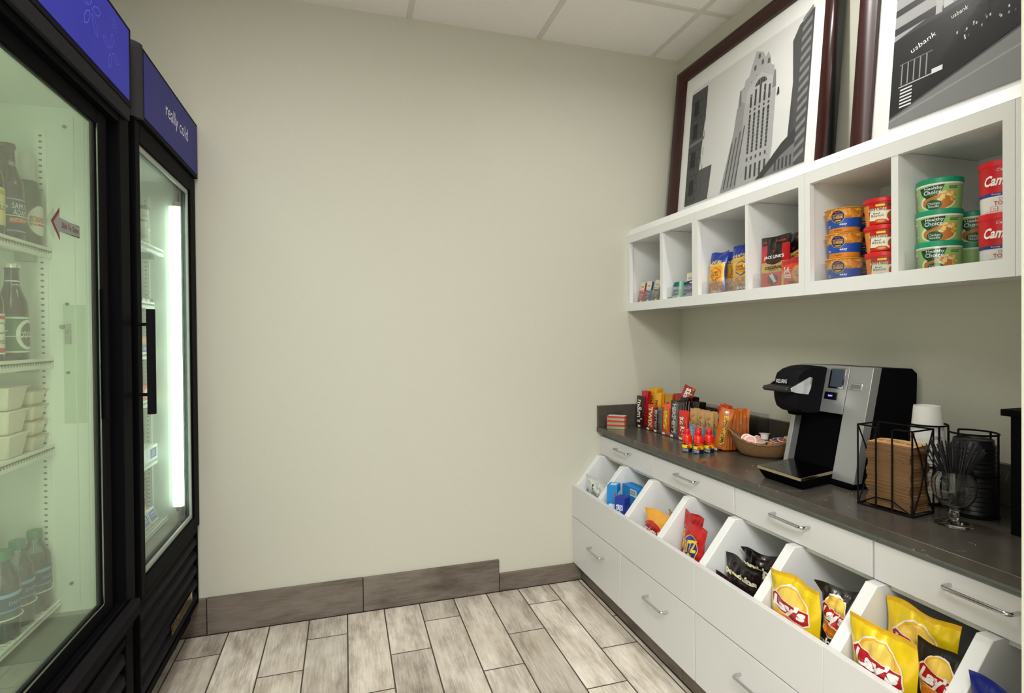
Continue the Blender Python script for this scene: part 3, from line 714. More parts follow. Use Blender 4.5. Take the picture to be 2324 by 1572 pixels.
# lock hardware and screws on the side of the liner
b = MB()
for (x, z) in ((-.690, 1.292), (-.690, 1.113), (-.690, 1.752), (-.690, .562)): b.lathe([(.004, 0), (.004, .003), (.001, .004)], 10, (0, 0, 0), '#777c70') if False else b.tube([(x, 1.708, z), (x, 1.703, z)], .004, '#6c7268', 10)
b.tube([(-.700, 1.708, 1.232), (-.700, 1.698, 1.232)], .0055, '#a8aca2', 12); b.tube([(-.688, 1.708, 1.220), (-.688, 1.698, 1.220)], .0055, '#a8aca2', 12)
b.build('side_screws', 'brushed', t)
b = MB(); b.box(-.694, -.682, 1.700, 1.704, 1.188, 1.240, '#b3bcae'); b.build('lock_plate', 'brushed', t)
b = MB()
for x in (-.672, -.648): b.box(x-.0012, x+.0012, 1.705, 1.708, .51, 1.78, '#dfe9dc')
b.box(-.70, -.648, 1.7065, 1.708, .98, 1.29, '#c8d8c2'); b.build('liner_seams', 'satin', t)
# tubes inside, hidden behind the near stile
for y in (.66, 1.135):
    b = MB(); b.tube([(-.636, y, .56), (-.636, y, 1.74)], .0125, '#ffffff', 14); b.build('light_tube', 'tube_lit', t, label='lit fluorescent tube')
louvres(t, -.568, y0+.012, y1-.055, .138, .400, 4)
b = MB(); b.box(-1.25, -.60, y0+.01, y1-.01, .075, .10, '#0b0b0c'); b.box(-.60, -.574, y1-.055, y1, .09, .45, BK); b.box(-.60, -.572, y0, y1, .400, .452, BK); b.build('plinth', 'black_metal', t)
for x in (-1.18, -.66):
    for y in (y0+.07, y1-.07):
        b = MB(); b.lathe([(.022, 0), (.022, .05), (.012, .052), (.012, .076)], 14, (x, y, 0), '#202022'); b.build('foot', 'black_metal', t)

# ================================================================== COOLER CONTENTS
def beer(name, label, loc, glass, wraps, cap, H=.228, neck=None, fa=0, group=None, foil=False):
    t = thing(name, label, 'bottle', loc, (0, 0, L90+fa), group)
    p = [(.0270, 0), (.0300, .004), (.0300, .125), (.0285, .140), (.0200, .162), (.0150, .178), (.0135, .200), (.0135, .214), (.0150, .215), (.0150, .220), (.0130, .222)]
    s_ = H/.228; p = [(r, z*s_) for r, z in p]
    b = MB(); b.lathe(p, 32, col=glass); b.build('glass_body', 'glossy', t)
    b = MB()
    if foil: b.lathe([(.0215, .160*s_), (.0170, .176*s_), (.0158, .200*s_), (.0160, .224*s_), (.014, .227*s_)], 28, col=cap, cap0=False)
    else: b.lathe([(.0155, .217*s_), (.0160, .222*s_), (.0145, .227*s_)], 21, col=cap)
    b.build('bottle_cap' if not foil else 'foil_wrap', 'brushed' if not foil else 'foil', t)
    b = MB(); b.lathe([(.0303, wraps['z0']), (.0303, wraps['z1'])], 32, col=wraps['bg'], cap0=False, cap1=False)
    D = Decal(b, conical(.0303, .0303, 1, 0), step=.006); wraps['fn'](D); b.build('label_wrap', 'paper', t)
    if neck:
        b = MB(); b.lathe([(.0150+.0004, neck['z0']), (.0137+.0004, neck['z1'])], 24, col=neck['bg'], cap0=False, cap1=False)
        D = Decal(b, conical(.0154, .0141, neck['z1']-neck['z0'], neck['z0']), step=.004); neck['fn'](D); b.build('neck_label', 'paper', t)
    return t
def w_sam(D):
    D.rect(-.03, .100, .03, .103, '#9fc0da', 1); D.rect(-.03, .026, .03, .029, '#9fc0da', 1)
    D.text('SAMUEL', 0, .086, .040, .013, '#e8ecf0', 2); D.text('ADAMS', 0, .071, .036, .013, '#e8ecf0', 2)
    D.poly([(-.026, .045), (.026, .050), (.026, .062), (-.026, .057)], '#c8431f', 1); D.text('BOSTON LAGER', 0, .0535, .046, .008, '#f4ead8', 2, rot=3)
def n_sam(D): D.text('SAMUEL', 0, .016, .022, .008, '#d8dce6', 2); D.text('ADAMS', 0, .008, .020, .007, '#d8dce6', 2); D.rect(-.03, .001, .03, .004, '#c8591f', 1)
beer('beer_bottle', 'brown beer bottle with a navy lager label on the top cooler shelf', (-.757, 1.590, 1.428), '#2c1a10',
     dict(z0=.022, z1=.106, bg='#272a4c', fn=w_sam), '#5a4636', H=.236, neck=dict(z0=.172, z1=.200, bg='#23264a', fn=n_sam), fa=-.25)
def w_ste(D):
    D.ell(0, .068, .029, .036, '#f1f0e6', 1); D.rect(-.024, .056, .024, .078, '#cf3a22', 2); D.text('STELLA', 0, .0725, .036, .0085, '#fff6ee', 3); D.text('ARTOIS', 0, .062, .036, .0085, '#fff6ee', 3)
    D.ell(-.018, .066, .008, .010, '#c9a44c', 3); D.ell(0, .098, .014, .008, '#f1f0e6', 2)
beer('beer_bottle', 'green beer bottle with a foil neck and white-and-red label, against the cooler side wall', (-.757, 1.671, 1.428), '#3a4b1a',
     dict(z0=.040, z1=.041, bg='#3a4b1a', fn=w_ste), '#dfe2da', H=.240, foil=True, fa=-.2)
def w_yel(D): D.rect(-.045, .030, .045, .110, '#e8d98c', 1); D.rect(-.045, .096, .045, .106, '#d8a83c', 2); D.text('ALE', 0, .070, .030, .016, '#6a6a40', 2)
beer('beer_bottle', 'brown beer bottle with a pale yellow label at the cooler edge of the top shelf', (-.757, 1.508, 1.428), '#4a3a1a',
     dict(z0=.028, z1=.112, bg='#dfe0a0', fn=w_yel), '#c9b26a', H=.228, fa=-.3)
def w_odo(D):
    D.rect(-.045, .024, .045, .028, '#dfe6dc', 1); D.rect(-.045, .104, .045, .108, '#dfe6dc', 1)
    D.ell(0, .066, .026, .036, '#e6e9e2', 1); D.ell(.002, .066, .020, .029, '#4f5a35', 2); D.text("O'DOUL'S", .004, .066, .046, .016, '#f2f4ee', 4)
def n_odo(D): D.rect(-.03, .001, .03, .004, '#dfe6dc', 1); D.rect(-.03, .024, .03, .027, '#dfe6dc', 1); D.text("O'DOUL'S", 0, .014, .030, .010, '#f2f4ee', 2)
beer('beer_bottle', 'dark bottle with a green oval label on the second cooler shelf', (-.757, 1.600, 1.146), '#26180f',
     dict(z0=.022, z1=.110, bg='#2f6a35', fn=w_odo), '#e8ebe6', H=.236, neck=dict(z0=.168, z1=.196, bg='#2f6a35', fn=n_odo), fa=-.1)
def w_bud(D):
    D.rect(-.05, .026, .05, .036, '#c23a22', 1); D.rect(-.05, .100, .05, .108, '#c23a22', 1); D.text('Budweiser', 0, .052, .044, .015, '#2a2a44', 2, shear=.4); D.ell(0, .080, .013, .013, '#7d8490', 1); D.ell(0, .080, .010, .010, '#f0efe9', 2)
beer('beer_bottle', 'brown beer bottle with a white-and-red label at the cooler edge of the second shelf', (-.757, 1.500, 1.146), '#3a1f12',
     dict(z0=.022, z1=.112, bg='#f0efe9', fn=w_bud), '#c9573a', H=.236, fa=-.2)
# clear plastic bottle guides
for (z, ys, lab) in ((1.428, (1.508, 1.590, 1.671), 'on the top shelf'), (1.146, (1.500, 1.600), 'on the second shelf')):
    b = MB()
    for y in ys: b.ring((-.757, y, z+.062+(.012 if y < 1.55 else 0)), .034, .0011, '#e6f0e0', 24)
    tag(b.build('bottle_guide', 'satin'), 'clear plastic looped bottle guide ' + lab + ' of the sliding-door cooler', 'bottle guide', 'clear bottle guides')
# white tubs with lids, stacked on the third shelf
tub0 = None
def tub(loc, w, h, label, lid='#c9b878'):
    t = thing('food_tub', label, 'food tub', loc, (0, 0, L90), 'stacked cream food tubs')
    b = MB(); c = '#e9e2cf'
    P0 = [(-w*.36, -.024), (w*.36, -.024), (w*.36, .05), (-w*.36, .05)]; P1 = [(-w*.5, -.032), (w*.5, -.032), (w*.5, .058), (-w*.5, .058)]
    A = [b.av((x, y, 0)) for x, y in P0]; B_ = [b.av((x, y, h-.004)) for x, y in P1]
    for i in range(4): b.face((A[i], A[(i+1) % 4], B_[(i+1) % 4], B_[i]), c)
    b.face(A[::-1], c); b.build('tub_body', 'satin', t, bevel=.004)
    b = MB(); b.box(-w*.54, w*.54, -.036, .062, h-.004, h-.001, lid); b.build('foil_lid', 'satin', t, bevel=.001)
for i in range(3): tub((-.772, 1.583, .9225+.056*i), .085, .056, 'large cream food tub nearer the viewer, %s of its stack of three' % ('bottom', 'middle', 'top')[i], '#efe9d8')
for i in range(4): tub((-.767, 1.6695, .9225+.038*i), .062, .038, 'small cream food tub by the side wall, %s of four' % ('lowest', 'second from the bottom', 'third from the bottom', 'topmost')[i])
# water bottles
def water(loc, label, fa=0):
    t = thing('water_bottle', label, 'water bottle', loc, (0, 0, L90+fa), 'water bottles at the cooler bottom')
    b = MB(); b.lathe([(.026, 0), (.031, .006), (.031, .060), (.029, .066), (.031, .072), (.0315, .118), (.030, .140), (.020, .163), (.0135, .175), (.0135, .186)], 28, col='#dfeef0', cap1=False); b.build('bottle_body', 'bottle_plastic', t)
    b = MB(); b.lathe([(.0155, .181), (.0158, .200), (.0145, .2025)], 26, col='#2a7a5a'); b.build('screw_cap', 'satin', t, label='green screw cap')
    b = MB(); b.lathe([(.0318, .066), (.0320, .112)], 28, col='#23406a', cap0=False, cap1=False)
    D = Decal(b, conical(.0320, .0320, 1, 0), step=.006); D.rect(-.048, .101, .048, .109, '#7fb0cf', 1); D.text('DASANI', 0, .086, .034, .008, '#9fb8cc', 2); D.rect(-.048, .068, .048, .072, '#3f9fb8', 1)
    b.build('label_wrap', 'paper', t)
    b = MB(); b.lathe([(.0295, .006), (.0295, .1), (.028, .135)], 20, col='#9cc4c8'); b.build('water', 'bottle_plastic', t)
for (x, y, l) in ((-.753, 1.672, 'against the side wall'), (-.757, 1.603, 'in the middle of the front row'), (-.753, 1.534, 'at the cooler edge of the front row'), (-.828, 1.640, 'in the back row'), (-.825, 1.570, 'in the back row at the cooler edge')):
    water((x, y, .518), 'clear water bottle with green cap, ' + l, random.Random(int(y*1000)).uniform(-.5, .2))
b = MB()
for (x, y) in ((-.753, 1.672), (-.757, 1.603), (-.753, 1.534)): b.ring((x, y, .518+.052), .0345, .0016, '#e6f0e0', 24)
tag(b.build('bottle_guide', 'satin'), 'clear plastic looped guide around the water bottles', 'bottle guide', 'clear bottle guides')

# far cooler contents (only slivers show)
def paper_cup(loc, label, i):
    t = thing('ice_cream_cup', label, 'cup', loc, (0, 0, L90), 'stacked printed cups in the far cooler')
    b = MB(); b.lathe([(.028, 0), (.036, .066)], 28, col='#d9d2c4', cap1=False); D = Decal(b, conical(.0282, .0362, .066, 0), step=.006)
    D.rect(-.05, .020, .05, .026, '#7a6a58', 1); D.text('VANILLA', 0, .042, .05, .012, '#6a5a4a', 1); b.build('cup_body', 'paper', t)
    b = MB(); b.lathe([(.038, .064), (.039, .066), (.039, .074), (.036, .076)], 28, col='#6b6258' if i else '#ece8dc'); b.build('cup_lid', 'satin', t)
for i in range(2): paper_cup((-.722, 2.330, 1.532+.077*i), 'printed paper cup on the top shelf of the far cooler, %s of two' % ('lower', 'upper')[i], i)
def carton(name, loc, dims, col, fn, label, cat='food carton', rot=(0, 0, L90), group=None, mat='paper'):
    w, d, h = dims; b = MB(); b.box(-w/2, w/2, -d/2, d/2, 0, h, col)
    D = Decal(b, planar((0, -d/2, 0), (1, 0, 0), (0, 0, 1), (0, -1, 0)), step=0); fn(D, w, h)
    D2 = Decal(b, planar((w/2, 0, 0), (0, 1, 0), (0, 0, 1), (1, 0, 0)), step=0)
    for i in range(5): D2.rect(-d*.35, h*(.2+.1*i), d*.35, h*(.23+.1*i), '#e8e8f0', 1)
    o = b.build(name, mat, loc=loc, rot=rot, bevel=.0008); return tag(o, label, cat, group)
carton('flat_carton', (-.732, 2.330, 1.332), (.14, .07, .018), '#5b524a', lambda D, w, h: (D.rect(-w*.3, h*.2, -w*.1, h*.8, '#e8e4da', 1), D.rect(0, h*.2, w*.25, h*.8, '#e8e4da', 1)), 'flat dark carton on the second shelf of the far cooler')
def snk(D, w, h): D.rect(-w*.45, h*.1, w*.45, h*.5, '#4b57a8', 1); D.text('SNACK', 0, h*.3, w*.7, h*.2, '#f0f0f8', 2); D.rect(-w*.45, h*.6, w*.45, h*.9, '#e9862f', 1)
carton('snack_carton', (-.732, 2.340, 1.145), (.10, .06, .062), '#7fa08a', snk, 'green and orange snack carton on the third shelf of the far cooler')
carton('snack_carton', (-.732, 2.338, .969), (.10, .06, .060), '#d8553a', lambda D, w, h: D.ell(0, h*.5, w*.3, h*.3, '#f0e6da', 1), 'red snack carton on the fourth shelf of the far cooler')
def tray(D, w, h): D.rect(w*.02, h*.18, w*.42, h*.82, '#38459a', 1); D.text('ICE', w*.22, h*.6, w*.2, h*.18, '#e8e8f4', 2); D.text('CREAM', w*.22, h*.38, w*.3, h*.15, '#e8e8f4', 2)
carton('display_tray', (-.716, 2.322, .745), (.17, .05, .055), '#eef0ea', tray, 'white display tray with a blue panel on the fifth shelf of the far cooler')
b = MB(); b.lathe([(.03, 0), (.034, .055), (.030, .062)], 24, col='#c98a4a'); tag(b.build('pastry_tub', 'satin', loc=(-.79, 2.34, .7455)), 'orange-brown tub behind the white display tray', 'food tub')
def piz(D, w, h):
    D.rect(-w/2, h*.55, w/2, h*.8, '#221d1c', 1); D.text('SINGLE', 0, h*.72, w*.6, h*.07, '#efe9dc', 2); D.text('PIZZA', 0, h*.62, w*.6, h*.07, '#efe9dc', 2)
    D.ell(w*.05, h*.28, w*.34, h*.2, '#d9a765', 1); D.ell(0, h*.3, w*.2, h*.1, '#f0d9a0', 2); D.ell(w*.15, h*.24, w*.1, h*.06, '#b8502a', 2)
carton('frozen_meal_box', (-.738, 2.295, .5135), (.14, .05, .165), '#3a2a22', piz, 'tall dark frozen meal box at the bottom of the far cooler')
for (y, l) in ((2.265, 'left'), (2.348, 'right')):
    carton('price_card', (-.690, y, .5160), (.075, .012, .052), '#eef0ea', lambda D, w, h: (D.rect(-w*.42, h*.12, w*.42, h*.85, '#39459c', 1), D.rect(-w*.3, h*.6, w*.3, h*.68, '#c9cdf0', 2), D.rect(-w*.3, h*.4, w*.3, h*.46, '#c9cdf0', 2)),
           'blue and white card on the bottom rack of the far cooler, %s of two' % l, 'card', (-.35, 0, L90), 'blue cards in the far cooler')

# ================================================================== GOODS: generic builders
def bag_mesh(w, h, t, col, deco, seed=0, nu=22, nv=28, crimp=.06, flop=0, pinch=.05, wr=.0012, sealcol=None, step=.012, backcol=None, topcurl=0, lift=0):
    h += lift
    if w > .075: nu, nv = max(nu, 40), max(nv, 46)
    r = random.Random(seed); ph = [r.uniform(0, 6.28) for _ in range(8)]; fr = [r.uniform(1.2, 3.2) for _ in range(8)]
    def T(u, v):
        if v < crimp*.7 or v > 1-crimp*.7: e = 0
        else:
            q = (v-crimp*.7)/(1-crimp*1.4); e = max(0, math.sin(PI*q))**.55
        k = max(0, 1-abs(2*u-1)**2.4)**.75
        wrk = wr*(math.sin(fr[0]*6*u+fr[1]*9*v+ph[0])+.8*math.sin(fr[2]*14*u-fr[3]*5*v+ph[1])+.6*math.sin(fr[4]*22*v+ph[2]+3*u))*(e**.5)*k
        cre = .9*wr*(math.sin(31*u+ph[7])+.6*math.sin(53*u+ph[0]))*(math.exp(-max(0, 1-v-crimp)/.13)+math.exp(-max(0, v-crimp)/.13))*(crimp*.9 < v < 1-crimp*.9)*k
        return t/2*e*k+wrk+cre+.0006+(.0012 if v < crimp*.9 or v > 1-crimp*.9 else 0)*0
    def mid(u, v): return flop*max(0, v-.72)**1.6*(1+.4*math.sin(5*u+ph[3])) + wr*2.2*math.sin(7*u+ph[4])*(max(0, v-.8)/.2)*1.0 + topcurl*max(0, v-.85)*(u-.5)
    def X(u, v): return (u-.5)*w*(1-pinch*math.sin(PI*v)) + wr*math.sin(9*v+ph[5])*(1 if u > .5 else -1)
    F = lambda u, v: Vector((X(u, v), -T(u, v)+mid(u, v), v*h+wr*1.6*math.sin(8*u+ph[6])*(v > .9)))
    Bk = lambda u, v: Vector((X(u, v), T(u, v)+mid(u, v), v*h+wr*1.6*math.sin(8*u+ph[6])*(v > .9)))
    b = MB(); sc = sealcol or col
    cf = lambda u, v: lin(sc) if (v < crimp or v > 1-crimp) else lin(col)
    b.grid(F, nu, nv, col, cf); b.grid(Bk, nu, nv, backcol or col, None, flip=True)
    # close the sides, bottom and top
    for k in range(nv):
        for u in (0, 1):
            a, c = k/nv, (k+1)/nv; q = [b.av(F(u, a)), b.av(Bk(u, a)), b.av(Bk(u, c)), b.av(F(u, c))]; b.face(q if u == 0 else q[::-1], col)
    for k in range(nu):
        for v in (0, 1):
            a, c = k/nu, (k+1)/nu; q = [b.av(F(a, v)), b.av(F(c, v)), b.av(Bk(c, v)), b.av(Bk(a, v))]; b.face(q if v == 1 else q[::-1], sc)
    def fn(um, vm, off):
        u = min(.995, max(.005, .5+um/w)); v = min(.998, max(.002, vm/h)); e = .004
        p = F(u, v); du = F(min(1, u+e), v)-F(max(0, u-e), v); dv = F(u, min(1, v+e))-F(u, max(0, v-e))
        n = du.cross(dv)
        if n.length < 1e-12: n = Vector((0, -1, 0))
        n.normalize()
        if n.y > 0: n = -n
        return p + n*(off+.0003)
    deco(Decal(b, lambda a_, c_, o_: fn(a_, c_+lift, o_), step=step if w < .075 else .0055, gap=.00022 if w < .075 else .0004), w, h-lift)
    return b
def bag(name, label, cat, loc, rot, w, h, t, col, deco, group=None, mat='foil', **k):
    loc = (loc[0], loc[1], loc[2]+abs(math.sin(rot[1]))*w/2+.0005)
    o = bag_mesh(w, h, t, col, deco, **k).build(name, mat, loc=loc, rot=rot, smooth=75); return tag(o, label, cat, group)
def box_item(name, label, cat, loc, rot, w, d, h, col, deco, group=None, side=None, mat='paper', bevel=.0008, top=None):
    b = MB(); b.box(-w/2, w/2, -d/2, d/2, 0, h, col)
    D = Decal(b, planar((0, -d/2, 0), (1, 0, 0), (0, 0, 1), (0, -1, 0)), step=0)
    if deco: deco(D, w, h)
    if side: side(Decal(b, planar((w/2, 0, 0), (0, 1, 0), (0, 0, 1), (1, 0, 0)), step=0), d, h)
    if top: top(Decal(b, planar((0, 0, h), (1, 0, 0), (0, 1, 0), (0, 0, 1)), step=0), w, d)
    o = b.build(name, mat, loc=loc, rot=rot, bevel=bevel); return tag(o, label, cat, group)

# ------------------------------------------------------------------ cubby 1 and 2: medicine, balm
ZC = 1.3475
def med(label, y, x, col, word, wcol, roll=.12, tilt=-.15, h=.108):
    def d(D, w, h):
        D.rect(-w/2, h*.66, w/2, h, '#e6dcc4', 1); D.text(word.upper(), 0, h*.80, w*.66, h*.08, '#2a2a2a', 2)
        D.rect(-w/2, h*.60, w/2, h*.64, '#efe9dc', 1); D.text(word, 0, h*.46, w*.78, h*.12, wcol, 2); D.ell(w*.2, h*.14, w*.22, h*.06, '#e8e2d0', 1)
        for i in range(2): D.rect(-w*.3, h*(.28+.05*i), w*.25, h*(.30+.05*i), wcol, 2)
    return box_item('medicine_packet', label, 'medicine packet', (x, y, ZC+.001), rr(0, tilt, roll), .044, .010, h, col, d, 'medicine packets in the corner cubby')
med('red medicine packet with a cream top card, leftmost in the corner cubby', 2.420, 1.405, '#b8323a', 'Tums', '#f4d9d0')
med('blue medicine packet with orange lettering and a cream top card', 2.358, 1.405, '#24508f', 'Aleve', '#f0a63a')
med('dark grey medicine packet with yellow-green lettering and a cream top card', 2.285, 1.405, '#3a3f4e', 'Advil', '#d9e83a')
for i, (y, x) in enumerate(((2.335, 1.435), (2.250, 1.435), (2.262, 1.465))):
    med('red medicine packet with a cream top card behind the grey one, %s' % ('nearest its left edge', 'nearest its right edge', 'farthest back')[i], y, x, '#b01f26', 'Advil', '#f0dccc')
def balm(label, y, x, yaw, h=.082):
    def d(D, w, h):
        D.poly([(-w/2, h*.0), (w*.1, 0), (w*.1, h*.98), (-w*.3, h*.98), (-w/2, h*.8)], '#1d5a63', 1); D.rect(w*.1, 0, w*.5, h, '#7fc4ae', 1); D.rect(w*.22, 0, w*.34, h, '#b3e0cf', 2)
        D.text('Blistex', 0, h*.66, w*.86, h*.15, '#f2f6f4', 3); D.text('LIP CARE', -w*.15, h*.42, w*.45, h*.08, '#d8e8e6', 3)
        D.rect(-w*.4, h*.2, -w*.02, h*.24, '#c8dcda', 3)
    return box_item('lip_balm_card', label, 'lip balm card', (x, y, ZC+.001), rr(yaw, -.12), .062, .008, h, '#5fae9c', d, 'teal lip balm cards')
balm('teal lip balm card, front left in the second cubby', 2.098, 1.402, .1); balm('teal lip balm card behind the front one', 2.058, 1.425, .35, .078)
def balm2(D, w, h): D.rect(-w*.45, h*.1, w*.45, h*.85, '#2f7a9a', 1); D.text('LIP', -w*.2, h*.45, w*.3, h*.3, '#f0f6fa', 2); D.rect(0, h*.3, w*.4, h*.7, '#bfe6dc', 2)
box_item('lip_balm_box', 'small flat blue and white lip balm box lying at the front of the second cubby', 'lip balm box', (1.3985, 2.120, ZC+.001), rr(0), .075, .016, .020, '#dfeeea', balm2)
def clar(D, w, h):
    D.rect(-w/2, 0, w/2, h*.70, '#3b3c74', 1); D.rect(-w/2, h*.70, w/2, h, '#e3dcbc', 1); D.text('Claritin', 0, h*.80, w*.8, h*.08, '#2a2a2a', 2)
    D.ell(0, h*.62, w*.2, h*.03, '#e8ecf4', 2); D.text('Claritin', 0, h*.44, w*.84, h*.09, '#e8ecf4', 2); D.rect(-w/2, h*.08, w/2, h*.24, '#a9a4cf', 2)
box_item('allergy_packet', 'purple allergy packet with a cream top card at the right of the second cubby', 'medicine packet', (1.405, 1.998, ZC+.001), rr(.15, -.1, -.04), .055, .010, .112, '#3b3c74', clar)

# ------------------------------------------------------------------ cubby 3: honey roasted nuts
def nuts(col2):
    def d(D, w, h):
        D.rect(-w*.47, h*.30, w*.47, h*.66, '#e9b23a', 1)
        D.poly([(-w*.47, h*.66), (w*.47, h*.66), (w*.47, h*.74), (0, h*.70), (-w*.47, h*.72)], '#f2c653', 2)
        D.text('PLANTERS', 0, h*.735, w*.70, h*.075, '#f6e7a0', 4, shear=.12, bold=.02, arc=.12)
        hx = [(w*.10+w*.30*math.cos(math.radians(a)), h*.48+h*.155*math.sin(math.radians(a))) for a in range(30, 390, 60)]
        hi = [(w*.10+w*.255*math.cos(math.radians(a)), h*.48+h*.13*math.sin(math.radians(a))) for a in range(30, 390, 60)]
        D.poly(hx, col2, 3); D.poly(hi, '#efae36', 4)
        D.text('HONEY', w*.10, h*.515, w*.36, h*.048, '#3a2412', 5, bold=.02); D.text('ROASTED', w*.10, h*.46, w*.40, h*.042, '#3a2412', 5, bold=.02); D.text('Peanuts', w*.10, h*.41, w*.3, h*.035, '#c23a12', 5)
        rnd = random.Random(int(w*1000)+len(col2))
        D.rect(-w*.44, h*.07, w*.44, h*.30, '#b06f35', 2)
        for i in range(46):
            D.ell(rnd.uniform(-w*.40, w*.40), rnd.uniform(h*.08, h*.33), w*.055, h*.024, rnd.choice(('#d59a5c', '#b8763c', '#c98a4a', '#e0aa70')), 3+(i % 3), rot=rnd.uniform(0, 180), n=10)
        for i in range(4): D.ell(-w*.1+w*.13*i, h*.105, w*.055, h*.026, '#dfe2f0', 6, n=12)
    return d
NB = '#1d3da8'
bag('peanut_bag', 'blue and yellow peanut bag with orange hexagon, left in the third cubby', 'peanut bag', (1.413, 1.849, ZC), rr(.08, -.10), .092, .178, .042, NB, nuts('#d8541e'), 'peanut bags', seed=3, flop=.06)
bag('peanut_bag', 'blue and yellow peanut bag squeezed between two others in the third cubby', 'peanut bag', (1.462, 1.795, ZC), rr(.3, -.08), .096, .176, .040, NB, nuts('#d8541e'), 'peanut bags', seed=5, flop=.05)
bag('peanut_bag', 'blue and yellow peanut bag with a blue hexagon, right in the third cubby', 'peanut bag', (1.420, 1.705, ZC), rr(.15, -.10, -.06), .102, .186, .044, NB, nuts('#2f5fae'), 'peanut bags', seed=8, flop=.04)

# ------------------------------------------------------------------ cubby 4: jerky and cookies
def jerky(D, w, h):
    D.rect(-w*.5, h*.08, w*.5, h*.84, '#c7171b', 1)
    D.poly([(-w*.26, h*.50), (w*.26, h*.50), (w*.26, h*.84), (-w*.26, h*.84)], '#1b1415', 2)
    D.rect(-w*.5, h*.33, w*.5, h*.52, '#c3a062', 3); D.poly([(-w*.30, h*.56), (w*.30, h*.56), (w*.24, h*.50), (0, h*.465), (-w*.24, h*.50)], '#3a0e14', 4)
    D.text('110', -w*.36, h*.90, w*.14, h*.045, '#e03a2a', 2, bold=.03); D.text('Protein', w*.22, h*.90, w*.30, h*.04, '#e03a2a', 2, bold=.02)
    D.poly([(-w*.09, h*.76), (-w*.02, h*.70), (0, h*.68), (w*.02, h*.70), (w*.09, h*.76), (w*.03, h*.725), (0, h*.73), (-w*.03, h*.725)], '#c7171b', 4)
    D.text("JACK LINK'S", 0, h*.605, w*.70, h*.075, '#f6f4f0', 6, shear=.1, bold=.03); D.text('ORIGINAL', 0, h*.415, w*.62, h*.06, '#1d120c', 5, bold=.03); D.text('BEEF JERKY', 0, h*.365, w*.34, h*.024, '#6a4a22', 5)
    D.ell(-w*.05, h*.20, w*.20, h*.10, '#5a1518', 3); D.poly([(-w*.14, h*.27), (-w*.05, h*.31), (w*.10, h*.16), (w*.02, h*.12)], '#c9cdd6', 5)
bag('jerky_bag', 'black, red and tan jerky bag standing at the front of the fourth cubby', 'jerky bag', (1.415, 1.540, ZC), rr(.03, -.04), .130, .186, .014, '#191416', jerky, 'jerky bags', seed=11, crimp=.04, wr=.0008, mat='foil')
bag('jerky_bag', 'jerky bag half hidden behind the front one in the fourth cubby', 'jerky bag', (1.455, 1.492, ZC), rr(.06, -.05, -.03), .130, .190, .016, '#191416', jerky, 'jerky bags', seed=12, crimp=.04, wr=.0008)
bag('jerky_bag', 'rearmost jerky bag, leaning against the right side of the fourth cubby', 'jerky bag', (1.490, 1.466, ZC), rr(.1, -.06, -.05), .125, .196, .028, '#191416', jerky, 'jerky bags', seed=13, crimp=.04, wr=.0008)
def soft(D, w, h):
    D.rect(-w*.5, h*.84, w*.5, h*1.0, '#b01b1b', 1); D.ell(w*.27, h*.45, w*.21, h*.30, '#cf9258', 2)
    for a, c in ((.2, .5), (.3, .35), (.35, .55), (.24, .38)): D.ell(w*a, h*c, w*.02, h*.03, '#4a2412', 3)
    D.text('Soft', -w*.18, h*.62, w*.26, h*.20, '#f6f0e4', 4, bold=.03, rot=-6); D.text('Batch', -w*.16, h*.42, w*.34, h*.20, '#f6f0e4', 4, bold=.03, rot=-6)
    D.rect(-w*.5, 0, -w*.36, h*.5, '#e8bc3a', 1); D.ell(w*.02, h*.16, w*.16, h*.06, '#7a1a12', 2)
bag('cookie_pack', 'orange-red cookie pack with a cookie picture, front right in the fourth cubby', 'cookie pack', (1.397, 1.442, ZC+.001), rr(.0, -.03, -.02), .096, .092, .014, '#d8401f', soft, seed=14, crimp=.03, wr=.0007, pinch=.01)
def yel(D, w, h): D.ell(0, h*.5, w*.3, h*.22, '#b8302a', 1); D.text('Cookies', 0, h*.5, w*.44, h*.1, '#f4e2b0', 2)
bag('cookie_pack', 'yellow and red cookie pack lying across behind the orange-red one', 'cookie pack', (1.433, 1.452, ZC+.056), rr(.1, -.25, -.35), .095, .062, .022, '#e2b93a', yel, seed=15, crimp=.05, wr=.001)

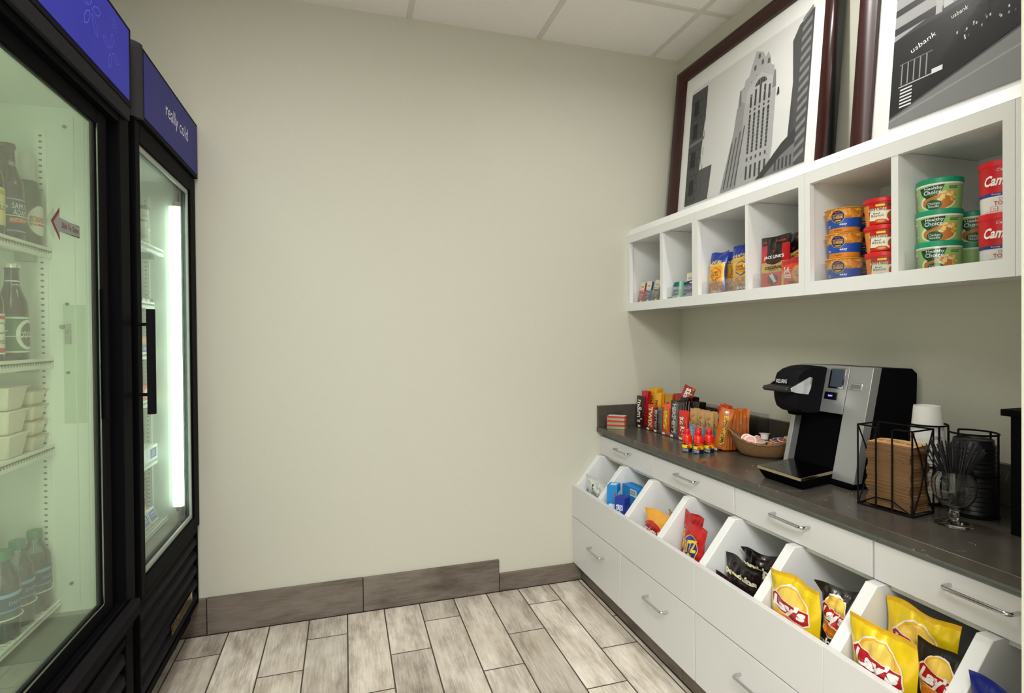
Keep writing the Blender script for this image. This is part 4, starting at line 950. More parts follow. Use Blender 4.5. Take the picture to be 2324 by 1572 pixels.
# ------------------------------------------------------------------ cubby 5 and 6: tubs
def tub_thing(name, label, loc, yaw, r0, r1, h, col, deco, lidcol, lidh, group, lidr=None, cat='soup tub'):
    t = thing(name, label, cat, loc, (0, 0, R90+yaw), group)
    b = MB(); b.lathe([(r0-.003, 0), (r0, .002), (r1, h-lidh)], 48, col=col, cap1=False)
    deco(Decal(b, conical(r0, r1, h-lidh, 0), step=.008, base=.0004), r0, h-lidh); b.build('tub_body', 'satin', t)
    lr = lidr or r1+.002
    b = MB(); b.lathe([(lr-.001, h-lidh), (lr, h-lidh+.001), (lr, h-.002), (lr-.003, h), (lr-.005, h-.0015)], 48, col=lidcol, cap0=True); b.build('tub_lid', 'satin', t)
    return t
def mac(D, r, h):
    D.rect(-.10, h*.22, .10, h*.60, '#1b4fb0', 1); rnd = random.Random(2)
    for i in range(60): D.ell(rnd.uniform(-.075, .075), rnd.uniform(h*.62, h*.97), .0055, .0030, rnd.choice(('#e8a23a', '#c97a22', '#f0b85a')), 2+i % 2, rot=rnd.uniform(0, 180), n=9)
    D.ell(0, h*.68, .0185, h*.27, '#e8c25a', 4); D.ell(0, h*.68, .0172, h*.25, '#15245e', 5)
    D.text('KRAFT', 0, h*.85, .014, h*.07, '#e05a4a', 6); D.text('MACARONI', 0, h*.74, .026, h*.08, '#f0c050', 6); D.text('CHEESE', 0, h*.64, .026, h*.10, '#f0c050', 6, bold=.03)
    D.ell(0, h*.53, .009, h*.05, '#f0c050', 6, a0=180, a1=360)
    D.text('easy', .014, h*.33, .020, h*.10, '#f2f6fc', 3, bold=.02); D.text('cheesy', .006, h*.43, .018, h*.05, '#6ab0e8', 3); D.text('original', -.002, h*.12, .024, h*.08, '#6a2a08', 3)
    D.rect(-.036, h*.26, -.026, h*.29, '#c8d8f0', 3); D.rect(-.036, h*.32, -.024, h*.35, '#c8d8f0', 3)
names = ('bottom', 'middle', 'top')
mac0 = tub_thing('macaroni_cup', 'orange and blue macaroni cup, bottom of the front stack of three', (1.446, 1.293, ZC), .35, .040, .049, .0735, '#e08c28', mac, '#e3b04e', .003, 'macaroni cups', lidr=.0525, cat='noodle cup')
for i in (1, 2): clone(mac0, (1.446+.001*i, 1.293+.001*i, ZC+.0745*i), label='orange and blue macaroni cup, %s of the front stack of three' % names[i])
for i in range(3): clone(mac0, (1.556, 1.288, ZC+.0745*i), (0, 0, R90+.1), 'orange and blue macaroni cup, %s of the stack at the back of the cubby' % names[i])
def rav(D, r, h):
    D.rect(-.10, h*.90, .10, h*.99, '#c01414', 1); D.poly([(-.026, h*.20), (.024, h*.14), (.030, h*.60), (-.020, h*.66)], '#f2ecd8', 2)
    D.poly([(-.050, 0), (-.028, 0), (-.022, h*.9), (-.050, h*.9)], '#e8892a', 1)
    D.text('BOYARDEE', -.004, h*.66, .046, h*.14, '#2a8a4a', 4, bold=.04, arc=.1); D.text('BOYARDEE', -.004, h*.66, .044, h*.12, '#f4f4e8', 5, arc=.1)
    D.text('Beef', -.004, h*.50, .016, h*.08, '#2a1a12', 4); D.text('Ravioli', -.003, h*.40, .030, h*.11, '#2a1a12', 4); D.ell(.004, h*.14, .016, h*.10, '#c4521e', 4); D.ell(.004, h*.15, .010, h*.05, '#e8a05a', 5)
    D.ell(.032, h*.36, .013, h*.22, '#e2301c', 3); D.ell(.026, h*.42, .006, h*.06, '#3f8a2a', 4); D.rect(-.006, h*.80, .014, h*.89, '#e8d83a', 3); D.rect(.020, h*.80, .060, h*.89, '#1c5a3a', 3)
rav0 = tub_thing('ravioli_tub', 'red ravioli tub, bottom of its stack of three', (1.440, 1.160, ZC), .45, .038, .045, .073, '#cf1d1a', rav, '#d81a1c', .012, 'ravioli tubs', cat='noodle cup')
for i in (1, 2): clone(rav0, (1.440-.0015*i, 1.160+.0012*i, ZC+.0738*i), label='red ravioli tub, %s of its stack of three' % names[i])
t = clone(rav0, (1.545, 1.180, ZC), (0, 0, R90+2.6), 'red ravioli tub turned label away, at the back between the two stacks')
def hc(D, r, h):
    D.rect(-.16, 0, .16, h, '#9cc77a', 1); D.rect(-.16, h*.93, .16, h, '#eef2e6', 2)
    D.ell(.004, h*.28, .038, h*.34, '#e9e6d0', 2); D.ell(.004, h*.26, .033, h*.28, '#c07a34', 3)
    D.poly([(-.034, h*.86), (.018, h*.92), (.012, h*.66), (.004, h*.54), (-.018, h*.42), (-.030, h*.62)], '#0f4f34', 4); D.poly([(-.034, h*.86), (.018, h*.92), (.016, h*.84), (-.032, h*.78)], '#0a2a20', 5)
    D.text('Healthy', -.004, h*.80, .036, h*.15, '#f6f8f2', 6, bold=.01); D.text('Choice', -.006, h*.66, .036, h*.16, '#f6f8f2', 6, bold=.015); D.text('Soup', -.004, h*.54, .012, h*.06, '#8ac04a', 6)
    rnd = random.Random(4)
    for i in range(26): D.ell(.022+rnd.uniform(-.016, .017), h*(.46+rnd.uniform(-.13, .16)), .0052, h*.05, rnd.choice(('#f0c25a', '#f4d98a', '#e8a23a', '#f08a2a', '#f2dfae', '#8fb04a')), 5+i % 3, rot=rnd.uniform(0, 180), n=8)
    D.ell(-.004, h*.17, .0165, h*.19, '#0f5a34', 8); D.text('Chicken', -.004, h*.22, .024, h*.09, '#f2f6ee', 9); D.text('Noodle', -.004, h*.11, .022, h*.09, '#f2f6ee', 9)
    D.rect(.026, h*.80, .046, h*.83, '#3a5a2a', 4); D.rect(.026, h*.74, .044, h*.77, '#3a5a2a', 4)
    D.rect(-.062, h*.2, -.046, h*.75, '#f2f4ee', 3)
    for i in range(9): D.rect(-.060+i*.0015, h*.24, -.0594+i*.0015, h*.70, '#222222', 4)
hc0 = tub_thing('soup_bowl_tub', 'green-lidded chicken noodle soup tub, bottom of the front stack of three', (1.437, 1.012, ZC), .55, .0425, .0465, .0770, '#dfe6cf', hc, '#169a70', .0135, 'green-lidded soup tubs', lidr=.0488)
for i in (1, 2): clone(hc0, (1.437, 1.012-.001*i, ZC+.0776*i), (0, 0, R90+.55-.06*i), 'green-lidded chicken noodle soup tub, %s of the front stack of three' % names[i])
clone(hc0, (1.548, 1.006, ZC), (0, 0, R90-1.0), 'green-lidded soup tub turned side-on, lower of the two at the back'); clone(hc0, (1.545, 1.002, ZC+.0776), (0, 0, R90+.7), 'green-lidded soup tub, upper of the two at the back')
def tom(D, r, h):
    D.rect(-.15, h*.40, .15, h, '#cc1420', 1); D.rect(-.15, h*.355, .15, h*.425, '#23367f', 2)
    D.text("Campbell's", .008, h*.90, .040, h*.075, '#f6f4f0', 4, shear=.25); D.text("Campbell's", .008, h*.66, .086, h*.30, '#f8f6f2', 5, shear=.25, bold=.03)
    D.text('Soup on the go', .004, h*.39, .050, h*.042, '#f2f4fa', 5); D.text('CLASSIC', .006, h*.29, .030, h*.055, '#b8323a', 4); D.text('TOMATO', .006, h*.20, .046, h*.085, '#b01f2a', 4, bold=.01)
    D.rect(-.024, h*.04, -.010, h*.13, '#c85a60', 3); D.rect(-.023, h*.047, -.011, h*.123, '#f0efec', 4); D.text('140', -.017, h*.085, .009, h*.035, '#b8323a', 5)
def camp(label, loc):
    t = thing('sipping_soup_cup', label, 'soup cup', loc, (0, 0, R90+.62), 'red and white soup cups')
    b = MB(); H = .104; b.lathe([(.0365, 0), (.0375, .002), (.0405, H)], 48, col='#efeeea', cap1=False); tom(Decal(b, conical(.0375, .0405, H, 0), step=.008, base=.0004), .038, H); b.build('cup_body', 'satin', t)
    b = MB(); b.lathe([(.0405, H-.002), (.0425, H), (.0420, H+.012), (.0385, H+.0128), (.0375, H+.0115)], 48, col='#d4121c'); b.build('cup_lid', 'satin', t); return t
camp('red and white tomato soup cup, lower of the two at the right', (1.428, .868, ZC)); camp('red and white tomato soup cup, upper of the two at the right', (1.430, .868, ZC+.1172))

# ================================================================== ON THE COUNTER
ZT = .7442
# mint tins
def tin(z, label):
    t = thing('mint_tin', label, 'mint tin', (1.264, 2.404, z), (0, 0, math.radians(-40)), 'stacked mint tins')
    def rrect(hw, hd, r, n=6):
        P = []
        for cx, cy, a in ((hw-r, hd-r, 0), (-hw+r, hd-r, 90), (-hw+r, -hd+r, 180), (hw-r, -hd+r, 270)):
            P += [(cx+r*math.cos(math.radians(a+90*i/n)), cy+r*math.sin(math.radians(a+90*i/n))) for i in range(n+1)]
        return P
    b = MB(); b.prism(rrect(.0455, .029, .010), 'z', 0, .0135, '#b8b48f'); b.build('tin_base', 'brushed', t, bevel=.001)
    b = MB(); b.prism(rrect(.047, .0305, .011), 'z', .0137, .0195, '#cf2f2c'); b.prism(rrect(.0465, .030, .0105), 'z', .0195, .0203, '#cf2f2c')
    D = Decal(b, planar((0, 0, .0203), (1, 0, 0), (0, 1, 0), (0, 0, 1)), step=0); D.poly(rrect(.041, .0245, .009), '#f2efe9', 1); D.text('ALTOIDS', 0, .002, .060, .014, '#a8262c', 2); D.rect(-.03, -.014, .03, -.011, '#7a8a9a', 2)
    b.build('tin_lid', 'satin', t, bevel=.0006)
for i in range(3): tin(ZT+.0206*i, 'red and silver mint tin, %s of the stack of three by the backsplash' % names[i])

# clear acrylic candy rack
OY0, OY1, OX0, OX1 = 1.775, 2.435, 1.374, 1.600
t = thing('candy_rack', 'clear acrylic slotted rack holding upright candy bars on the counter', 'candy rack')
b = MB(); b.box(OX0, OX1, OY0, OY1, ZT, ZT+.003, '#ffffff'); b.build('base_plate', 'acrylic', t)
b = MB(); b.box(OX0, OX0+.003, OY0, OY1, ZT+.003, ZT+.020, '#ffffff'); b.build('front_lip', 'acrylic', t)
b = MB(); b.box(OX1-.003, OX1, OY0, OY1, ZT+.003, ZT+.135, '#ffffff'); b.build('back_panel', 'acrylic', t)
cols = [OY1, 2.335, 2.272, 2.206, 2.134, 2.076, 2.000, 1.9465, 1.893, 1.8395, OY0]
for y in cols:
    b = MB(); b.prism([(OX0+.003, ZT+.003), (OX1-.003, ZT+.003), (OX1-.003, ZT+.135), (OX0+.05, ZT+.125), (OX0+.003, ZT+.105)], 'y', max(y-.0012, OY0), max(y-.0012, OY0)+.0024, '#ffffff'); b.build('slot_divider', 'acrylic', t)
for i in range(len(cols)-1):
    ym = (cols[i]+cols[i+1])/2; b = MB(); b.box(OX0-.0012, OX0-.0002, ym-.010, ym+.010, ZT+.004, ZT+.013, '#e9e4cc'); b.build('price_sticker', 'paper', t)
def vert_text(word, tc, w_=.55, l_=.7, edge=None, c=.5, bold=.02, rot=-90, shear=0):
    def d(D, w, h):
        if edge: D.rect(-w*.5, h*.10, -w*.36, h*.90, edge, 1); D.rect(w*.36, h*.10, w*.5, h*.90, edge, 1)
        D.text(word, 0, h*c, h*l_, w*w_, tc, 3, rot=rot, bold=bold, shear=shear)
    return d
def bars(name, cat, label_fmt, ym, xs, w, h, t_, col, deco, seeds, group, hs=None, seal=None, yaw=.12, words=None, z=.003, dy=None, roll=0):
    for i, x in enumerate(xs):
        hh = h*(hs[i] if hs else 1)
        bag(name, label_fmt % words[i], cat, (x, ym+(dy[i] if dy else 0), ZT+z), rr(yaw, -.05, roll), w, hh, t_, col, deco, group, seed=seeds+i, nu=8, nv=16, crimp=.07, pinch=.02, wr=.0006, sealcol=seal, step=.012)
OR3 = ('front one of its slot', 'middle one of its slot', 'last one of its slot'); OR2 = ('front one of its slot', 'rear one of its slot')
OR5 = ('front one of its slot', 'second in its slot', 'third in its slot', 'fourth in its slot', 'last in its slot')
# slot 1: brown candy in front of red and yellow ones
bars('candy_bag', 'candy bag', 'dark brown candy bag with white lettering, %s', 2.398, (1.386,), .064, .150, .010, '#3b1a16', vert_text("m&m's", '#f2f0ec', .62, .74), 21, 'brown candy bags', words=('at the left of the candy rack',))
bars('candy_bag', 'candy bag', 'red candy bag standing behind the brown one, %s', 2.405, (1.412, 1.428), .050, .172, .012, '#c8202a', vert_text("m&m's", '#f2f0ec', .5, .6), 24, 'red candy bags', words=('nearer', 'farther'))
YW = '#f0b41c'
bars('candy_bag', 'candy bag', 'yellow peanut candy bag, tall, %s', 2.376, (1.445, 1.462, 1.479), .064, .186, .012, YW, vert_text("m&m's", '#5a2a14', .5, .6), 27, 'yellow candy bags', words=('first from the left end', 'second from the left end', 'third from the left end'), roll=-.05)
bars('candy_bag', 'candy bag', 'yellow peanut candy bag leaning in the second slot, %s', 2.300, (1.420, 1.436, 1.452), .050, .172, .012, '#eea81f', vert_text("m&m's", '#5a2a14', .5, .6), 31, 'yellow candy bags', words=OR3)
bars('candy_bar', 'candy bar', 'red and orange wafer bar with lettering down its face, %s', 2.303, (1.388, 1.404), .046, .118, .010, '#d2551e', vert_text('TWIX', '#f4e6c0', .6, .8, '#b01f22'), 35, 'red and orange bars', words=OR2)
bars('candy_bar', 'candy bar', 'dark bar with purple-grey lettering, %s', 2.250, (1.386, 1.400, 1.414), .030, .108, .012, '#2c221f', vert_text('MILKY WAY', '#b9aec2', .6, .82), 39, 'dark candy bars', words=('front left in its slot', 'middle left in its slot', 'rear left in its slot'))
bars('candy_bar', 'candy bar', 'silver-grey bar with dark lettering beside the dark one, %s', 2.220, (1.386, 1.400, 1.414), .027, .112, .012, '#77716f', vert_text('SNICKERS', '#3a3346', .6, .82), 43, 'grey candy bars', words=OR3)
bars('candy_bag', 'candy bag', 'amber candy bag, tall, behind the dark bars, %s', 2.238, (1.438, 1.456, 1.474), .056, .168, .012, '#c98a22', vert_text('Butterfinger', '#3a3a8a', .4, .6), 47, 'amber candy bags', words=OR3)
bars('candy_bag', 'candy bag', 'red-topped mixed fruit candy bag, %s', 2.168, (1.452, 1.468, 1.484), .054, .178, .012, '#a8231f', vert_text('Starburst', '#e8c83a', .4, .6), 51, 'red fruit candy bags', words=OR3, roll=-.1)
def reese(D, w, h): D.rect(-w*.5, h*.12, -w*.32, h*.88, '#c9421a', 1); D.rect(w*.36, h*.12, w*.5, h*.88, '#c9421a', 1); D.ell(0, h*.5, w*.26, h*.36, '#c8921a', 2); D.text("Reese's", 0, h*.5, h*.60, w*.42, '#f2d83a', 3, rot=90, bold=.03, shear=.3)
bars('candy_bar', 'candy bar', 'bright orange peanut butter candy bar, %s', 2.170, (1.386, 1.401, 1.416), .056, .136, .012, '#ee6322', reese, 55, 'bright orange bars', words=OR3)
def hersh(D, w, h): D.rect(-w*.5, h*.08, w*.0, h*.95, '#2e2522', 1); D.rect(-w*.02, h*.08, w*.5, h*.95, '#6a6361', 1); D.text("HERSHEY'S", -w*.0, h*.5, h*.80, w*.52, '#c9c6c2', 3, rot=-90, bold=.03)
bars('candy_bar', 'candy bar', 'dark chocolate bar with big silver lettering, %s', 2.105, (1.386, 1.401, 1.416), .050, .160, .010, '#3a2e2a', hersh, 59, 'chocolate bars with silver lettering', words=OR3)
bars('candy_bar', 'candy bar', 'tall dark maroon chocolate bar in the rear rank, %s', 2.105, (1.432, 1.446, 1.460, 1.474, 1.488), .050, .172, .008, '#2b0f10', lambda D, w, h: (D.rect(w*.30, h*.2, w*.36, h*.9, '#c9bdb6', 1), D.rect(w*.1, h*.8, w*.16, h*.9, '#c9bdb6', 1)), 63, 'maroon chocolate bars', words=('first from the front', 'second from the front', 'third from the front', 'fourth from the front', 'at the back'))
def kit(D, w, h): D.ell(0, h*.46, w*.42, h*.36, '#e8552a', 1); D.ell(0, h*.46, w*.36, h*.32, '#c81a1c', 2); D.text('Kit Kat', 0, h*.46, h*.62, w*.46, '#f8f4ee', 3, rot=-78, bold=.03, shear=.2)
bars('candy_bar', 'candy bar', 'red wafer bar with slanted white lettering, %s', 2.038, (1.386, 1.401), .062, .122, .012, '#dd2a1e', kit, 69, 'red wafer bars', words=OR2)
bars('candy_bar', 'candy bar', 'black-brown bar with a white square behind the red wafer bars, %s', 2.038, (1.440, 1.456, 1.472), .058, .158, .012, '#1a1012', lambda D, w, h: D.rect(-w*.1, h*.66, w*.2, h*.78, '#d8d4d0', 1), 73, 'black-brown bars', words=OR3)
def cookie(D, w, h):
    D.poly([(-w*.5, 0), (w*.5, 0), (w*.5, h*.42), (w*.1, h*.52), (-w*.5, h*.60)], '#4f9ccc', 1); rnd = random.Random(7)
    for i in range(7): D.ell(w*rnd.uniform(-.3, .35), h*rnd.uniform(.55, .82), w*.14, h*.05, '#b07c4a', 2); D.ell(w*rnd.uniform(-.3, .35), h*rnd.uniform(.55, .82), w*.04, h*.02, '#2a1a12', 3)
    D.text('COOKIES', 0, h*.26, h*.4, w*.3, '#eef4f8', 4, rot=-90)
for j, (ym, lab) in enumerate(((1.974, 'left of three'), (1.920, 'middle of three'), (1.867, 'right of three'))):
    bars('cookie_bag', 'cookie bag', 'tan and sky-blue cookie bag, ' + lab + ', %s', ym, (1.388, 1.408), .046, .140, .014, '#c39a62', cookie, 80+3*j, 'tan and sky-blue cookie bags', words=('front', 'rear'), roll=.02*(1-j))
bars('candy_bag', 'candy bag', 'orange and white candy bag poking up behind the tan cookie bags, %s', 1.920, (1.470, 1.488), .046, .160, .014, '#d8451f', lambda D, w, h: D.rect(-w*.5, h*.6, w*.5, h*.8, '#d8d8e0', 1), 92, 'orange and white candy bags', words=('nearer', 'farther'), roll=.2)
bars('candy_bag', 'candy bag', 'shiny red candy bag behind the granola bars, %s', 1.866, (1.475, 1.495), .046, .155, .016, '#b8241a', lambda D, w, h: D.ell(0, h*.6, w*.3, h*.12, '#3a1a16', 1), 95, 'shiny red candy bags', words=('nearer', 'farther'), roll=-.25)
# tilted bag on top of the maroon bars
def skit(D, w, h):
    D.text('Skittles', w*.02, h*.5, h*.86, w*.44, '#f6f4f2', 5, rot=-90, bold=.04)
    rnd = random.Random(3)
    for i in range(26): D.ell(w*rnd.uniform(.05, .42), h*rnd.uniform(.5, .95), w*.055, w*.055, rnd.choice(('#3f8a2a', '#e8c83a', '#e86a1f', '#5a2a6a', '#2a1a18')), 2+i % 2, n=10)
bag('candy_bag', 'red candy bag with big white lettering, tilted up above the maroon bars', 'candy bag', (1.440, 2.140, .838), rr(.15, -.25, .30), .068, .125, .014, '#b01a20', skit, seed=99, nu=12, nv=18, wr=.0008)
# granola bars
def gran(D, w, h):
    D.rect(-w*.14, h*.10, w*.26, h*.84, '#8a6a1a', 1); D.rect(-w*.11, h*.115, w*.23, h*.825, '#e0b03a', 2)
    D.text('NATURE VALLEY', w*.06, h*.47, h*.64, w*.24, '#2a3a1a', 3, rot=90, bold=.04); D.ell(w*.0, h*.91, w*.2, h*.03, '#c8d0d8', 3)
NVP = [(1.392, 1.808, .160, .25, .20), (1.407, 1.806, .146, .1, .06), (1.422, 1.804, .138, .0, -.02), (1.437, 1.805, .142, -.02, 0), (1.452, 1.806, .146, 0, .01), (1.468, 1.805, .150, .05, .0), (1.484, 1.804, .154, .05, 0), (1.500, 1.803, .156, 0, 0)]
for i, (x, y, hh, yw, rl) in enumerate(NVP):
    bag('granola_bar', 'orange and yellow granola bar, ' + ('frontmost and leaning left', 'second from the front', 'third from the front', 'fourth from the front', 'fourth from the back', 'third from the back', 'second from the back', 'rearmost')[i], 'granola bar',
        (x, y, ZT+.003), rr(.55+yw, -.04, rl), .046, hh, .008, '#c9691c', gran, 'granola bars', seed=120+i, nu=8, nv=16, crimp=.08, pinch=.02, wr=.0009)

# energy shots
def shot(D, r, h):
    D.rect(-.055, 0, .055, h*.30, '#131a2c', 1)
    n = 7; cs = ('#f0d81c', '#f2b81c', '#f0961c', '#ee761c', '#ec5a1c', '#e8401c', '#e22a1c')
    for i in range(n): D.rect(-.055, h*(.36+i*.055), .055, h*(.415+i*.055), cs[i], 1)
    D.rect(-.055, h*.28, .055, h*.37, '#f0e01c', 1); D.ell(-.002, h*.30, .026, h*.11, '#1c2a6a', 2, a0=0, a1=180); D.ell(-.004, h*.38, .020, h*.10, '#f4e41c', 3)
    D.text('5', -.009, h*.72, .007, h*.16, '#1a1210', 4, bold=.05, shear=.2); D.text('-hour', .005, h*.71, .016, h*.09, '#1a1210', 4, shear=.2); D.text('ENERGY', .001, h*.57, .030, h*.11, '#1a1210', 4, bold=.05, shear=.2)
    D.ell(.013, h*.38, .006, h*.09, '#c8202a', 5)
    for i in range(3): D.rect(-.012, h*(.07+.07*i), .013, h*(.095+.07*i), '#d8dce6', 3)
sp = [((1.268, 1.838), 'left of the four', .5), ((1.290, 1.797), 'frontmost of the four', .35), ((1.339, 1.799), 'right of the four', .4), ((1.322, 1.844), 'hidden behind the other three', .5)]
s0 = None
for (x, y), lab, yw in sp:
    if s0 is None:
        s0 = thing('energy_shot', 'small red and yellow energy shot bottle, ' + lab, 'energy shot', (x, y, ZT), (0, 0, R90+yw), 'energy shot bottles')
        b = MB(); b.lathe([(.0175, 0), (.0185, .002), (.0185, .058), (.0165, .064), (.0115, .069), (.0110, .071)], 36, col='#e2261a', cols=['#131a2c', '#e2261a', '#e2261a', '#e2261a', '#e2261a'])
        shot(Decal(b, conical(.0186, .0186, .057, 0), step=.005), .0186, .057); b.build('bottle_body', 'glossy', s0)
        b = MB(); b.lathe([(.0115, .0695), (.0125, .071), (.0125, .086), (.0112, .088)], 30, col='#d81f1a'); b.build('bottle_cap', 'satin', s0)
    else: clone(s0, (x, y, ZT), (0, 0, R90+yw), 'small red and yellow energy shot bottle, ' + lab)

# basket of creamers
t = thing('wicker_basket', 'brown boat-shaped basket of creamer cups left of the coffee machine', 'basket', (1.486, 1.677, ZT), (0, 0, math.radians(-41)))
b = MB(); A_, B_ = .122, .066; NT, NR = 72, 10
def rimz(th): return .050+.036*abs(math.cos(th))**2.2+(.010 if math.cos(th) < 0 else 0)*abs(math.cos(th))**4
def bowl(u, v, inn):
    th = 2*PI*u; k = .52+.48*(v**.6); z = rimz(th)*v**1.25
    rip = 1+.012*math.sin(40*th)*v; off = -.005*inn
    return Vector(((A_*k*rip+off)*math.cos(th), (B_*k*rip+off)*math.sin(th), z+(.004 if inn else 0)*(1-v)))
b.grid(lambda u, v: bowl(u, v, 0), NT, NR, '#8a6238'); b.grid(lambda u, v: bowl(u, v, 1), NT, NR, '#8a6238', flip=True)
for z, inn in ((0, 0), (.004, 1)): b.face([b.av(bowl(i/NT, 0, inn)) for i in range(NT)][::(1 if inn else -1)], '#8a6238')
b.build('basket_body', 'wicker', t, smooth=80)
b = MB(); b.tube([bowl(i/72, 1, .5)+Vector((0, 0, .0015*math.sin(i*1.9))) for i in range(72)], .0042, '#b98a60', 8, closed=True); b.build('rim', 'wicker', t)
def creamer(loc, rot, label, body='#e9e9e4', lid='#e9a79a', sc=1):
    t = thing('creamer_cup', label, 'creamer cup', loc, rot, 'creamer cups in the basket')
    b = MB(); b.lathe([(.0115*sc, 0), (.0155*sc, .021*sc)], 26, col=body); b.build('cup_body', 'satin', t)
    b = MB(); b.lathe([(.0195*sc, .021*sc), (.0198*sc, .0222*sc), (.0185*sc, .0226*sc)], 26, col='#f0ece6')
    D = Decal(b, planar((0, 0, .0226*sc), (1, 0, 0), (0, 1, 0), (0, 0, 1)), step=0); D.ell(0, 0, .0160*sc, .0160*sc, lid, 1); D.text('CREAM', 0, 0, .020*sc, .005*sc, '#f4e8e2', 2); b.build('foil_lid', 'satin', t)
CB = Vector((1.486, 1.677, ZT)); ca, sa = math.cos(math.radians(-41)), math.sin(math.radians(-41))
def inb(u, v, z): return (CB.x+u*ca-v*sa, CB.y+u*sa+v*ca, CB.z+z)
creamer(inb(-.058, .004, .050), (1.0, .2, -.75), 'creamer cup with a pink lid facing out, upper left in the basket', sc=1.05)
creamer(inb(-.045, -.016, .048), (1.0, .1, -.75), 'creamer cup with a pink lid facing out, nearest the basket front', sc=1.05)
creamer(inb(-.030, .022, .044), (.9, .5, -.3), 'creamer cup half hidden behind the two pink lids')
creamer(inb(-.006, .010, .034), (.15, .1, 0), 'white creamer cup standing low in the middle of the basket')
creamer(inb(.004, .012, .060), (-.05, .08, .3), 'upright creamer cup on top of the pile')
creamer(inb(-.012, -.024, .036), (.12, -.1, 0), 'white creamer cup by the front rim of the basket')
creamer(inb(-.028, .000, .024), (.3, -.3, 0), 'creamer cup under the pink lids')
creamer(inb(.022, -.022, .034), (.1, .3, 0), 'orange creamer cup by the front rim', '#e8861f', '#b8452a')
creamer(inb(.036, .004, .036), (.2, .1, 0), 'orange creamer cup with a red lid behind the rim', '#d8731f', '#a8362a')
creamer(inb(.064, .008, .042), (.15, -.2, .5), 'orange creamer cup with a red lid toward the coffee machine', '#c8681f', '#b0402a')
creamer(inb(.050, .030, .040), (-.3, .3, .5), 'blue and white creamer cup behind the orange ones', '#2f3f9a', '#c8b890')
creamer(inb(.088, .004, .052), (.1, -.1, 0), 'creamer cup with a yellow lid at the tip beside the coffee machine', '#e8e0c8', '#d8c06a')

# coffee machine
t = thing('coffee_machine', 'silver and black single-cup coffee machine on the counter', 'coffee machine')
K0, K1 = 1.224, 1.494; FX = lambda z: 1.396+(z-ZT)*(.082/.352); ZTOP = 1.096; KB = '#121114'; SV = '#a9a9ab'
b = MB()
b.prism([(FX(ZT)+.028, ZT), (1.640, ZT), (1.650, 1.075), (1.630, 1.090), (FX(ZTOP)+.028, ZTOP)], 'y', K0, K1, KB); b.prism([(FX(ZT)-.004, ZT), (FX(ZT)+.03, ZT), (FX(ZT)+.03, ZT+.014), (FX(ZT)-.001, ZT+.014)], 'y', K0, K1, '#08080a')
b.build('housing', 'black_metal', t, bevel=.003)
def slab(y0, y1, z0, z1, th, col, name, mat, bev=.0015, off=0, lab=None):
    b = MB(); b.prism([(FX(z0)-off, z0), (FX(z0)+th, z0), (FX(z1)+th, z1), (FX(z1)-off, z1)], 'y', y0, y1, col); return b.build(name, mat, t, bevel=bev, label=lab)
slab(K0, 1.300, ZT+.016, ZTOP, .032, SV, 'side_column', 'brushed', lab='tall silver right column')
slab(1.4765, K1, ZT+.016, ZTOP, .032, SV, 'side_column', 'brushed', lab='narrow silver left column')
slab(1.302, 1.4765, .951, ZTOP, .030, '#a6a6a8', 'upper_fascia', 'brushed', lab='silver upper fascia')
b = MB(); b.prism([(FX(ZT+.01)+.026, ZT+.01), (FX(ZT+.01)+.030, ZT+.01), (FX(.951)+.030, .951), (FX(.951)+.026, .951)], 'y', 1.301, 1.476, '#0b0a0c'); b.build('cup_bay_back', 'black_metal', t)
sl = math.atan(.082/.352)
def on_face(y, z, off=.0012): return Vector((FX(z)-off*math.cos(sl), y, z+off*math.sin(sl)))
UF = Vector((0, -1, 0)); VF = Vector((math.sin(sl), 0, math.cos(sl))); NF = Vector((-math.cos(sl), 0, math.sin(sl)))
def fplate(y0, y1, z0, z1, o0, o1, col, name, mat, deco=None, r=0, lab=None):
    b = MB(); A = [on_face(y, z, o0) for y, z in ((y1, z0), (y0, z0), (y0, z1), (y1, z1))]; B2 = [on_face(y, z, o1) for y, z in ((y1, z0), (y0, z0), (y0, z1), (y1, z1))]
    ia = [b.av(p) for p in A]; ib = [b.av(p) for p in B2]; b.face(ia[::-1], col); b.face(ib, col)
    for k in range(4): b.face((ia[k], ia[(k+1) % 4], ib[(k+1) % 4], ib[k]), col)
    if deco: deco(Decal(b, planar(on_face((y0+y1)/2, (z0+z1)/2, o1), UF, VF, NF), step=0, base=.0003))
    return b.build(name, mat, t, bevel=.001, label=lab)
fplate(1.312, 1.368, 1.026, 1.089, -.002, .0022, '#8f8f92', 'display_bezel', 'chrome'); fplate(1.318, 1.361, 1.031, 1.086, .0022, .003, '#39424e', 'display_screen', 'lcd')
fplate(1.330, 1.376, .991, 1.014, -.002, .002, '#0a0a0e', 'brew_button', 'glossy')
b = MB(); Decal(b, planar(on_face(1.353, 1.0025, .002), UF, VF, NF), step=0).text('BREW', 0, 0, .016, .005, '#8a80ff', 1, bold=.05); b.build('button_legend', 'led_violet', t, label='lit violet legend')
fplate(1.250, 1.292, 1.027, 1.047, -.002, .0018, '#c9c9cb', 'latch_plate', 'chrome'); fplate(1.254, 1.288, 1.030, 1.044, .0018, .002, '#8c8c8e', 'latch_recess', 'brushed')
